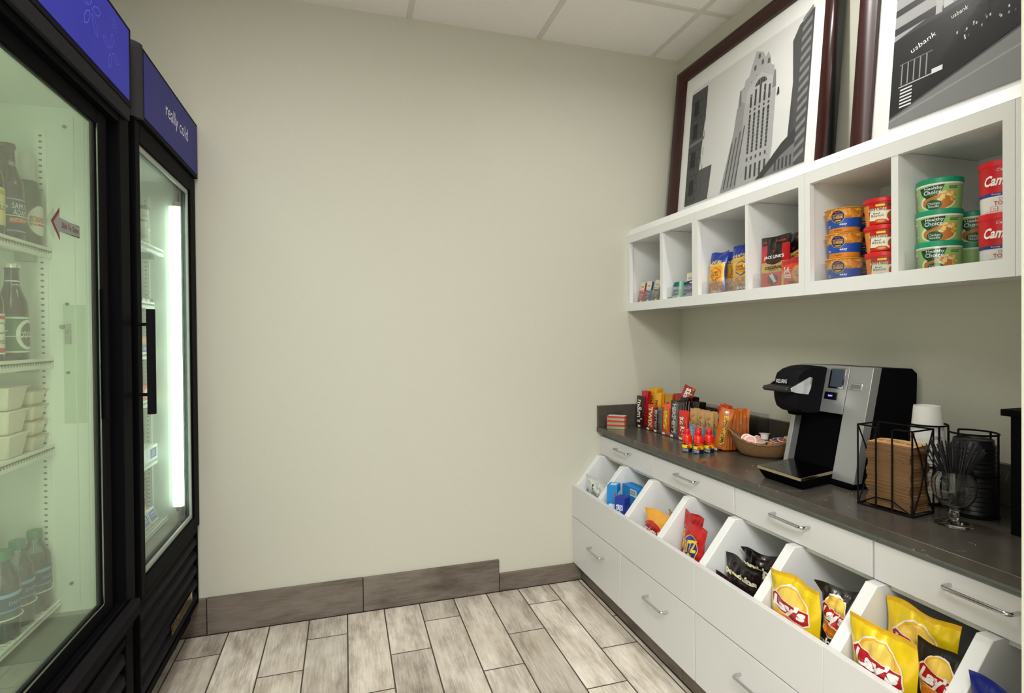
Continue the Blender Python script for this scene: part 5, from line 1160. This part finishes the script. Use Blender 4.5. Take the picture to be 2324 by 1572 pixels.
# brew head
hy0, hy1 = 1.384, 1.479
def head(u, v):
    return None
b = MB(); ny = 8
prof = [(FX(1.088)+.01, 1.092), (1.432, 1.096), (1.385, 1.094), (1.335, 1.086), (1.302, 1.074), (1.292, 1.062), (1.281, 1.022), (1.281, 1.012), (1.285, .985), (1.298, .962), (1.325, .950), (1.365, .944), (FX(.946)+.01, .944)]
prof = [(1.455-(1.455-x)*.66, z) for x, z in prof]
def hp(p, s):   # narrower and rounder toward the sides
    x, z = p; c = 1-abs(s)**4*.10; return (FX(z)+.01-(FX(z)+.01-x)*c, z-(.004*abs(s)**4 if z > 1.0 else -.004*abs(s)**4))
secs = []
for i in range(ny+1):
    s = -1+2*i/ny; y = (hy0+hy1)/2+s*(hy1-hy0)/2; secs.append([b.av((hp(p, s)[0], y, hp(p, s)[1])) for p in prof])
for i in range(ny):
    for k in range(len(prof)-1): b.face((secs[i][k], secs[i][k+1], secs[i+1][k+1], secs[i+1][k]), '#1b1a1d')
b.face(secs[0][::-1], '#1b1a1d'); b.face(secs[-1], '#1b1a1d')
xf = lambda z: 1.3402+(z-1.022)*(.0069/.040)
D = Decal(b, planar((xf(1.046)-.0009, 1.434, 1.046), (0, -1, 0), Vector((.17, 0, .985)), (-.985, 0, .17)), step=0, base=.0005)
D.text('KEURIG', 0, 0, .044, .0125, '#e6e6e8', 2, bold=.01)
b.build('brew_head', 'black_metal', t, smooth=50)
b = MB(); b.prism([(1.308, 1.022), (1.314, 1.030), (1.342, 1.034), (1.356, 1.032), (1.356, 1.015), (1.315, 1.015)], 'y', hy0-.004, hy1+.004, '#1d1c1f'); b.build('lift_handle', 'satin', t, bevel=.003)
for ys in ((hy0-.0062, hy0-.0012), (hy1+.0012, hy1+.0062)):
    b = MB(); b.prism([(1.326, 1.018), (1.326, 1.028), (1.350, 1.040), (1.400, 1.062), (1.412, 1.058), (1.404, 1.026), (1.394, 1.006), (1.350, 1.011)], 'y', ys[0], ys[1], '#d9dcde')
    b.build('chrome_side_arm', 'chrome', t, bevel=.001)
b = MB(); b.prism([(1.372, .965), (1.385, .936), (1.412, .936), (1.425, .965)], 'y', 1.412, 1.452, '#0d0c0e'); b.build('spout', 'black_metal', t, bevel=.003)
# drip tray
b = MB(); P0 = [(1.266, 1.275), (1.266, 1.425), (1.42, 1.440), (1.42, 1.306)]; P1 = [(1.246, 1.262), (1.246, 1.430), (1.42, 1.472), (1.42, 1.303)]
ia = [b.av((x, y, ZT)) for x, y in P0]; ib = [b.av((x, y, .774)) for x, y in P1]; b.face(ia, '#0c0b0d'); b.face(ib[::-1], '#0c0b0d')
for k in range(4): b.face((ia[(k+1) % 4], ia[k], ib[k], ib[(k+1) % 4]), '#0c0b0d')
b.build('drip_tray', 'black_metal', t, bevel=.002)
b = MB(); b.prism([(1.244, 1.258), (1.424, 1.3035), (1.424, 1.4755), (1.244, 1.432)], 'z', .7742, .7835, '#b9ab8c'); 
D = Decal(b, planar((1.33, 1.385, .7835), (0, -1, 0), (1, 0, 0), (0, 0, 1)), step=0)
D.poly([(-.044, -.082), (.122, -.082), (.078, .090), (-.088, .090)], '#3b3936', 1)
rnd = random.Random(1)
for i in range(60):
    a, q = rnd.random()*6.28, rnd.random()**.5*.045; D.ell(math.cos(a)*q, math.sin(a)*q, .0022, .0022, '#b9b6b0' if i % 3 == 0 else '#111111', 2, n=8)
b.build('drip_grate', 'chrome', t, bevel=.001)

# cup sleeves in a wire rack
RC = Vector((1.357, 1.067)); ryaw = R90+.137; rw, rd, rh = .134, .088, .212
t = thing('wire_sleeve_rack', 'black wire rack full of brown cup sleeves in front of the cups', 'wire rack', (RC.x, RC.y, ZT), (0, 0, ryaw))
wr_ = .0022; hw, hd = rw/2, rd/2; BKW = '#1a1718'
b = MB(); b.tube([(-hw, -hd, wr_), (hw, -hd, wr_), (hw, hd, wr_), (-hw, hd, wr_)], wr_, BKW, 8, closed=True)
for x in (-.03, 0, .03): b.tube([(x, -hd, wr_), (x, hd, wr_)], wr_*.8, BKW, 6)
b.build('bottom_wire', 'black_metal', t)
b = MB(); b.tube([(-hw*.3, -hd, .004), (-hw*.3, -hd, .205), (-hw*.3, -hd, rh-.004), (-hw*.5, -hd, rh), (-hw, -hd, rh), (-hw, hd, rh), (hw, hd, rh), (hw, -hd, rh), (hw*.45, -hd, rh), (hw*.3, -hd, rh-.004), (hw*.3, -hd, .004)], wr_, BKW, 8); b.build('top_wire', 'black_metal', t)
for sx_ in (-1, 1):
    for sy in (-1, 1):
        b = MB(); b.tube([(sx_*hw, sy*hd, wr_), (sx_*hw, sy*hd, rh)], wr_, BKW, 8); b.build('corner_post', 'black_metal', t)
    b = MB(); b.tube([(sx_*hw, -hd+.002, rh-.003), (sx_*hw, -.012, rh*.72), (sx_*hw, .004, rh*.5), (sx_*hw, -.012, rh*.28), (sx_*hw, -hd+.002, .004)], wr_*.85, BKW, 8)
    b.tube([(sx_*hw, hd-.002, rh-.003), (sx_*hw, .016, rh*.72), (sx_*hw, .0085, rh*.5), (sx_*hw, .016, rh*.28), (sx_*hw, hd-.002, .004)], wr_*.85, BKW, 8); b.build('side_scroll', 'black_metal', t)
b = MB(); b.tube([(-hw*.3, -hd, .030), (hw*.3, -hd, .030)], wr_*.8, BKW, 6); b.tube([(-hw, -hd, .004), (-hw*.3, -hd, .030)], wr_*.8, BKW, 6); b.tube([(hw, -hd, .004), (hw*.3, -hd, .030)], wr_*.8, BKW, 6); b.build('front_brace', 'black_metal', t)
def sleeve(first, top=False):
    b = MB(); N = 14; w, d = .112, .068; th = .0016
    def P(i, j, z):
        u = i/N-.5; ww = w*(1+.06*(j-.5)); return (u*ww, (j-.5)*d-.010*(1-4*u*u)*(1 if j < .5 else 1)+.006, z+.0045*(1-4*u*u))
    for z, fl in ((0, True), (th, False)):
        for i in range(N):
            q = [b.av(P(i, 0, z)), b.av(P(i+1, 0, z)), b.av(P(i+1, 1, z)), b.av(P(i, 1, z))]; b.face(q[::-1] if fl else q, '#a5825c')
    for j in (0, 1):
        for i in range(N):
            q = [b.av(P(i, j, 0)), b.av(P(i+1, j, 0)), b.av(P(i+1, j, th)), b.av(P(i, j, th))]; b.face(q if j == 0 else q[::-1], '#7b5937')
    for i in (0, N):
        q = [b.av(P(i, 0, 0)), b.av(P(i, 0, th)), b.av(P(i, 1, th)), b.av(P(i, 1, 0))]; b.face(q if i == 0 else q[::-1], '#7b5937')
    if top:
        D = Decal(b, lambda u, v, off: Vector((u, v-.010*(1-4*(u/w)**2)+.006, th+.0045*(1-4*(u/w)**2)+off)), step=.010, base=.0004)
        D.rect(-w*.5, -d*.48, w*.5, d*.49, '#d3a368', 0)
        D.rect(-.046, -.008, -.028, .014, '#c8502e', 1)
        for k in range(4): D.rect(-.046, -.005+k*.005, -.028, -.0045+k*.005+.0008, '#e0b080', 2)
        D.text('Hilton', .002, .010, .034, .010, '#5a4a3c', 2); D.text('Garden Inn', .014, -.004, .062, .012, '#5a4a3c', 2)
    return b.build('cup_sleeve', 'paper')
rnd = random.Random(77); sl0 = sleeve(True)
NS = 78; pitch = .163/NS
for i in range(NS):
    o = sl0 if i == 0 else sl0.copy()
    if i: COL.objects.link(o)
    wav = .0022*math.sin(i*.16)+rnd.uniform(-.0012, .0012); k = -.0028*math.sin(i*.33)+rnd.uniform(-.001, .001)
    dx = k+(.002 if i > NS-9 else 0); dy = wav-(.0015 if i > NS-9 else 0)
    c, s_ = math.cos(ryaw), math.sin(ryaw)
    o.location = (RC.x+dx*c-dy*s_, RC.y+dx*s_+dy*c, ZT+.0045+pitch*i); o.rotation_euler = (0, 0, ryaw+rnd.uniform(-.02, .02)+(.03*(i-NS+8)/8 if i > NS-9 else 0))
    tag(o, 'brown corrugated cup sleeve in the tall stack inside the wire rack', 'cup sleeve', 'stacked brown cup sleeves')
o = sleeve(False, True); o.location = (RC.x+.0, RC.y-.002, ZT+.0045+pitch*NS); o.rotation_euler = (.03, 0, ryaw+.05); tag(o, 'topmost brown cup sleeve with a printed red square and dark lettering', 'cup sleeve')

# paper cups upside down, lids, caddy
CX, CYY = 1.500, 1.087
def pcup(z, label, top=False):
    t = thing('paper_cup', label, 'paper cup', (CX, CYY, z), (0, 0, R90+.35), 'upside-down white paper cups')
    b = MB(); H = .106; b.lathe([(.0405, 0), (.0412, .002), (.0398, .004), (.0308, H-.001), (.0300, H), (.0285, H), (.0280, H-.005)], 40, col='#e6e4e2', cap0=False)
    if top:
        D = Decal(b, conical(.0398, .0308, H-.004, .004), step=.008, base=.0004); D.rect(-.033, .014, -.018, .028, '#b8342e', 1)
        for k in range(3): D.rect(-.033, .017+k*.004, -.018, .0178+k*.004, '#e6e4e2', 2)
        D.text('Hilton', -.046, .021, .018, .010, '#6a6a70', 1); D.text('Hilton', .030, .022, .026, .012, '#4a4560', 1)
    b.build('cup_wall', 'paper', t); return t
NC = 14
for i in range(NC): pcup(ZT+.006+i*.0112, 'white paper cup upside down, ' + (('lowest of the stack' if i == 0 else 'in the ribbed part of the stack') if i < NC-1 else 'topmost of the stack, its printed wall showing'), i == NC-1)
LX, LY = 1.497, .972
t0 = None
for i in range(15):
    if t0 is None:
        t0 = thing('cup_lid', 'black plastic cup lid inside the stack', 'cup lid', (LX, LY, ZT+.006), (0, 0, R90), 'stacked black cup lids')
        b = MB(); b.lathe([(.0435, 0), (.0452, .002), (.0448, .008), (.0416, .012), (.0404, .022), (.0380, .0235), (.0366, .019), (.001, .018)], 40, col='#17161a', cap0=False, cap1=False); b.ring((0, 0, .0025), .0444, .0015, '#17161a', 40); b.build('lid_shell', 'satin', t0)
    else: clone(t0, (LX, LY, ZT+.006+i*.0115), label='black plastic cup lid inside the stack' if i < 14 else 'topmost black plastic cup lid of the stack')
t = thing('wire_cup_caddy', 'black wire caddy with looped rails holding the cups and lids', 'wire caddy')
def ring_cage(cx, cy, r, zs, a0, a1, name, posts):
    for z in zs: b = MB(); b.ring((cx, cy, z), r, .0024, BKW, 30, a0, a1); b.build(name, 'black_metal', t)
    for a in posts:
        b = MB(); b.tube([(cx+r*math.cos(a), cy+r*math.sin(a), ZT+.001), (cx+r*math.cos(a), cy+r*math.sin(a), zs[-1])], .0024, BKW, 8); b.build('post', 'black_metal', t)
ring_cage(CX, CYY, .0445, (ZT+.004, ZT+.10, .952), math.radians(-205), math.radians(20), 'cup_hoop', (math.radians(-205), math.radians(-110), math.radians(-60), math.radians(20)))
ring_cage(LX, LY, .0490, (ZT+.004, ZT+.105, .948), math.radians(-225), math.radians(70), 'lid_hoop', (math.radians(-225), math.radians(-75), math.radians(-10), math.radians(70)))

# goblet with stirrers
GX_, GY_ = 1.374, .934
t = thing('glass_goblet', 'clear stemmed glass goblet full of black stirrers at the counter front', 'goblet', (GX_, GY_, ZT))
b = MB(); b.lathe([(r_*.84, z_) for r_, z_ in [(.0005, .000), (.0440, .0000), (.0455, .0015), (.0440, .0030), (.0200, .0060), (.0110, .0100), (.0095, .0150), (.0115, .0230), (.0125, .0270), (.0100, .0300), (.0160, .0345), (.0340, .0480), (.0480, .0690), (.0520, .0880), (.0505, .1080), (.0465, .1270), (.0460, .1283),
                   (.0450, .1270), (.0490, .1080), (.0505, .0880), (.0465, .0695), (.0325, .0500), (.0150, .0380), (.0005, .0355)]], 64, cap0=False, cap1=False); b.build('bowl_and_stem', 'goblet_glass', t, smooth=80)
rnd = random.Random(12); st0 = None
vd = Vector((math.cos(math.radians(-56)), math.sin(math.radians(-56)), 0))*1.0; vn = Vector((math.sin(math.radians(56)), math.cos(math.radians(56)), 0))
for i in range(38):
    f = -1+2*i/37; s_ = f*.031+rnd.uniform(-.002, .002); q = rnd.uniform(-.017, .018)*(1-.5*abs(f))
    base = vd*(-f*.010+rnd.uniform(-.004, .004))+vn*rnd.uniform(-.007, .007); mid_ = vd*s_+vn*q
    d_ = (mid_+Vector((0, 0, .125)))-(base+Vector((0, 0, .046))); d_.normalize(); L = .152+rnd.uniform(-.006, .007)
    if st0 is None:
        b = MB(); b.tube([(0, 0, 0), (0, 0, .152)], .0016, '#1c1a1e', 6); st0 = b.build('coffee_stirrer', 'satin'); o = st0
    else: o = st0.copy(); COL.objects.link(o)
    o.location = Vector((GX_, GY_, ZT))+base+Vector((0, 0, .046)); o.rotation_mode = 'QUATERNION'; o.rotation_quaternion = d_.to_track_quat('Z', 'Y'); o.scale = (1, 1, L/.152)
    tag(o, 'thin black stirrer fanned out in the glass goblet', 'coffee stirrer', 'black stirrers in the goblet')

# black stand at the right end
t = thing('black_stand', 'black open stand at the right end of the counter, cut off by the wall return', 'stand')
b = MB(); b.box(1.420, 1.62, .545, .866, 1.009, 1.024, '#111012'); b.build('top_shelf', 'black_metal', t, bevel=.001)
for (x, y) in ((1.425, .827), (1.425, .56), (1.595, .827), (1.595, .56)):
    b = MB(); b.box(x, x+.022, y, y+.022, ZT, 1.009, '#111012'); b.build('leg', 'black_metal', t, bevel=.001)
b = MB(); b.box(1.430, 1.61, .582, .827, .965, .985, '#111012'); b.build('rail_panel', 'black_metal', t)
b = MB(); b.box(1.447, 1.60, .582, .826, ZT+.012, ZT+.030, '#0d0c0e'); b.build('lower_shelf', 'black_metal', t)

# ================================================================== SNACKS IN THE BINS
ZB = .3345
def brook(D, w, h):
    rnd = random.Random(6)
    for i in range(14): D.ell(w*rnd.uniform(-.4, .4), h*rnd.uniform(.5, .95), w*rnd.uniform(.02, .08), h*.008, '#b9bdb9', 1, rot=rnd.uniform(0, 180), n=10)
    D.text('BROOKSIDE', 0, h*.48, w*.78, h*.10, '#3a4048', 3); D.ell(-w*.05, h*.72, w*.045, h*.06, '#16241c', 3); D.rect(-w*.06, h*.60, -w*.04, h*.68, '#16241c', 3); D.ell(w*.03, h*.63, w*.03, h*.03, '#2f7a4a', 3)
    D.poly([(w*.02, h*.04), (w*.30, h*.10), (w*.24, h*.30), (w*.16, h*.20), (w*.08, h*.26)], '#8fcf3a', 3); D.ell(w*.16, h*.10, w*.06, h*.05, '#3f7a1f', 4)
bag('snack_bag', 'white snack bag with a small dark tree mark in the bin nearest the back wall', 'snack bag', (1.108, 2.350, ZB+.001), rr(.03, -.08, .0), .180, .130, .024, '#dfe2de', brook, seed=201, lift=0.06, wr=.002, sealcol='#cfd3cf')
def ahoy(D, w, h):
    D.rect(-w*.5, h*.0, w*.5, h*.08, '#e8ecf0', 1); D.ell(-w*.1, h*.40, w*.34, h*.24, '#e8f0f6', 1); D.ell(-w*.1, h*.38, w*.28, h*.19, '#c08a52', 2)
    D.text('CHIPS', -w*.05, h*.55, w*.66, h*.17, '#f4f6f8', 4, bold=.05); D.text('AHOY', -w*.05, h*.36, w*.60, h*.15, '#f4f6f8', 4, bold=.05); D.ell(w*.28, h*.80, w*.09, h*.05, '#c8302a', 2)
def ahoy_side(D, d, h):
    D.rect(-d*.40, h*.28, d*.40, h*.86, '#e8eef2', 1)
    for i in range(9): D.rect(-d*.34, h*(.33+.055*i), d*.34, h*(.336+.055*i), '#3a4a5a', 2)
BL = '#1f87cf'
box_item('cookie_box', 'bright blue cookie box standing upright in the second bin', 'cookie box', (1.118, 2.160, ZB+.001), rr(.85, 0, 0), .045, .062, .212, BL, ahoy, None, ahoy_side, top=lambda D, w, d: D.rect(-w*.3, -d*.3, w*.3, d*.3, '#bfe0f4', 1))
def bar_(D, w, h):
    D.rect(w*.02, h*.35, w*.42, h*.86, '#eef2f4', 1)
    for i in range(12): D.rect(w*.05+i*w*.028, h*.42, w*.05+i*w*.028+w*(.012 if i % 3 else .018), h*.80, '#1a1a1a', 2)
box_item('cookie_box', 'bright blue cookie box lying behind with its barcode showing', 'cookie box', (1.200, 2.122, ZB+.150), rr(.1, 0, 0), .115, .052, .058, BL, bar_)
box_item('cookie_box', 'bright blue cookie box beneath the one with the barcode', 'cookie box', (1.200, 2.122, ZB+.001), rr(.1, 0, 0), .115, .052, .148, BL, None)
def oreo(D, w, h):
    D.ell(-w*.02, h*.36, w*.40, h*.34, '#dfe6f2', 1); D.ell(-w*.02, h*.34, w*.34, h*.28, '#1d1a1c', 2); D.ell(-w*.02, h*.34, w*.26, h*.20, '#3a3638', 3); D.text('OREO', 0, h*.78, w*.7, h*.14, '#eef2fa', 4, bold=.04)
box_item('cookie_box', 'dark blue cookie box with a black cookie picture, front of the second bin', 'cookie box', (1.112, 2.072, ZB+.001), rr(.60, -.0, 0), .045, .050, .182, '#23379c', oreo, None, lambda D, d, h: D.rect(-d*.4, h*.3, d*.4, h*.8, '#3a55b8', 1))
def gard(D, w, h):
    D.poly([(-w*.48, 0), (w*.48, 0), (w*.48, h*.30), (0, h*.16), (-w*.48, h*.26)], '#8a2a16', 1)
    D.ell(0, h*.46, w*.45, h*.25, '#c41f1e', 2); D.ell(0, h*.43, w*.38, h*.17, '#a81618', 3); D.text("Gardetto's", 0, h*.43, w*.86, h*.20, '#f6f4ee', 5, shear=.3, bold=.03, rot=-6)
bag('chip_bag', 'small orange-yellow snack mix bag with a red oval, third bin', 'chip bag', (1.112, 1.830, ZB+.001), rr(.05, -.05, .0), .125, .122, .040, '#eaa63a', gard, seed=211, lift=0.07, flop=.10, topcurl=.15)
bag('chip_bag', 'orange-brown snack mix bag curled behind the one with the red oval', 'chip bag', (1.190, 1.812, ZB+.002), rr(-.5, -.05, -.15), .100, .175, .040, '#d8923a', lambda D, w, h: D.rect(-w*.45, h*.1, w*.45, h*.68, '#7a2f1c', 1), seed=212, flop=-.12)
def ritz(D, w, h):
    D.ell(0, h*.64, w*.34, h*.20, '#f0c23a', 2); D.ell(0, h*.64, w*.315, h*.185, '#1f3f9c', 3); D.text('RITZ', 0, h*.65, w*.62, h*.19, '#f2c83a', 5, rot=14, shear=.3, bold=.05)
    D.text('bits', 0, h*.48, w*.58, h*.13, '#f6e07a', 5, rot=0, bold=.06); D.poly([(-w*.48, 0), (w*.48, 0), (w*.48, h*.44), (w*.2, h*.38), (-w*.48, h*.30)], '#22428f', 2)
    D.rect(-w*.2, h*.29, w*.28, h*.36, '#e8a23a', 3); D.ell(-w*.34, h*.42, w*.12, h*.06, '#d88a3a', 4); D.text('CHEESE', w*.04, h*.325, w*.4, h*.045, '#3a1a10', 5, bold=.04)
bag('cracker_bag', 'red cracker snack bag, rear and left of the pair in the fourth bin', 'cracker bag', (1.150, 1.668, ZB+.001), rr(.05, -.10, .03), .098, .212, .030, '#b81d22', ritz, 'red cracker bags', seed=221, lift=0.018, wr=.0018)
bag('cracker_bag', 'red cracker snack bag, front and right of the pair in the fourth bin', 'cracker bag', (1.110, 1.596, ZB+.001), rr(.05, -.09, .03), .108, .208, .036, '#c02026', ritz, 'red cracker bags', seed=222, lift=.010, wr=.0018)
bag('snack_bag', 'dark blue snack bag corner low beside the divider of the fourth bin', 'snack bag', (1.175, 1.552, ZB+.001), rr(.1, -.05, -.1), .060, .120, .020, '#1a1f4a', lambda D, w, h: None, seed=223)
def pop(D, w, h):
    D.poly([(-w*.40, h*.05), (w*.40, h*.05), (w*.34, h*.55), (-w*.34, h*.55)], '#5a1612', 1); D.ell(0, h*.22, w*.26, h*.20, '#c8331c', 2)
    D.text('popchips', 0, h*.62, w*.92, h*.22, '#efe6c0', 4, bold=.06); D.text('barbeque', -w*.08, h*.44, w*.42, h*.08, '#e8702a', 4)
bag('chip_bag', 'black popped chip bag with cream lettering, leaning at the left of the fifth bin', 'chip bag', (1.145, 1.392, ZB+.001), rr(.03, -.03, .05), .148, .128, .034, '#1c1213', pop, 'black popped chip bags', seed=231, lift=0.042, wr=.002, crimp=.10)
bag('chip_bag', 'black popped chip bag at the back of the fifth bin, top crumpled open', 'chip bag', (1.205, 1.385, ZB+.001), rr(.05, -.05, .0), .130, .136, .036, '#1a1112', pop, 'black popped chip bags', seed=232, lift=0.056, topcurl=.35, wr=.003)
bag('chip_bag', 'black popped chip bag lowest in front in the fifth bin', 'chip bag', (1.104, 1.325, ZB+.001), rr(.05, -.0, .05), .110, .108, .026, '#201416', pop, 'black popped chip bags', seed=233, lift=0.04, flop=-.1)
bag('chip_bag', 'black popped chip bag lying flat at the lower left of the fifth bin', 'chip bag', (1.104, 1.425, ZB+.001), rr(.05, .0, .10), .078, .122, .020, '#201416', lambda D, w, h: D.rect(-w*.4, h*.1, w*.4, h*.6, '#6a1a14', 1), 'black popped chip bags', seed=234)
def lays(D, w, h, bbq=False):
    if bbq: D.text('Barbecue', 0, h*.24, w*.80, h*.10, '#f4f2ee', 5, bold=.02); D.ell(-w*.25, h*.07, w*.18, h*.05, '#c8302a', 3); D.ell(w*.1, h*.07, w*.16, h*.05, '#e8b050', 3)
    cz = h*(.60 if bbq else .575)
    D.ell(0, cz, w*.355, h*.31, '#f2efe6', 1); D.ell(0, cz, w*.335, h*.292, '#f0b62e', 2); D.ell(w*.02, cz+h*.12, w*.24, h*.15, '#f4d060', 3); D.ell(-w*.02, cz-h*.19, w*.24, h*.08, '#e8892a', 3)
    P = [(-w*.36, cz+h*.10), (-w*.30, cz+h*.14), (w*.02, cz+h*.075), (w*.35, cz+h*.05), (w*.375, cz-h*.09), (w*.30, cz-h*.135), (0, cz-h*.10), (-w*.33, cz-h*.05)]
    Q = [(x*1.05, cz+(y-cz)*1.12) for x, y in P]; D.poly(Q, '#f4f2ec', 4); D.poly(P, '#b5181f', 5)
    D.text("Lay's", .0, cz-h*.005, w*.64, h*.21, '#f6f5f2', 7, rot=-4, shear=.12, bold=.05)
LY_ = '#ecc916'
bag('chip_bag', 'yellow potato chip bag standing at the left of the sixth bin', 'chip bag', (1.116, 1.147, ZB+.001), rr(.03, .01, .0), .158, .182, .052, LY_, lays, 'yellow potato chip bags', seed=241, lift=0.046, wr=.0022, nu=30, nv=34, crimp=.045, sealcol='#e0b014')
bag('chip_bag', 'black barbecue chip bag with a red band at the right of the sixth bin', 'chip bag', (1.160, 1.066, ZB+.001), rr(.05, -.03, .03), .100, .182, .044, '#1d1a1a', lambda D, w, h: lays(D, w, h, True), 'black barbecue chip bags', seed=242, lift=0.05, nu=26, nv=32, topcurl=.35, wr=.0025)
bag('chip_bag', 'yellow potato chip bag lying under the others in the sixth bin', 'chip bag', (1.17, 1.13, ZB+.020), rr(.0, -1.45, .0), .110, .10, .03, LY_, lays, 'yellow potato chip bags', seed=243)
bag('chip_bag', 'large yellow potato chip bag at the front left of the seventh bin', 'chip bag', (1.113, .898, ZB+.001), rr(.03, .03, .0), .152, .190, .052, LY_, lays, 'yellow potato chip bags', seed=244, lift=0.035, wr=.0022, nu=32, nv=36, crimp=.045, sealcol='#e0b014')
bag('chip_bag', 'large yellow potato chip bag at the back of the seventh bin', 'chip bag', (1.205, .893, ZB+.001), rr(.03, -.04, .0), .158, .203, .046, LY_, lays, 'yellow potato chip bags', seed=245, lift=0.045, wr=.0022, nu=32, nv=36, crimp=.045, sealcol='#e0b014')
bag('chip_bag', 'black barbecue chip bag with orange chips picture at the right of the seventh bin', 'chip bag', (1.158, .822, ZB+.001), rr(.05, -.08, .02), .105, .165, .038, '#1f1c1c', lambda D, w, h: lays(D, w, h, True), 'black barbecue chip bags', seed=246, lift=0.045, nu=28, nv=34)
bag('chip_bag', 'dark blue snack bag in the last bin beside the wall return', 'chip bag', (1.112, .650, ZB+.001), rr(.03, .02, .0), .150, .232, .046, '#15207a', lambda D, w, h: None, seed=247, nu=26, nv=30, wr=.0025)
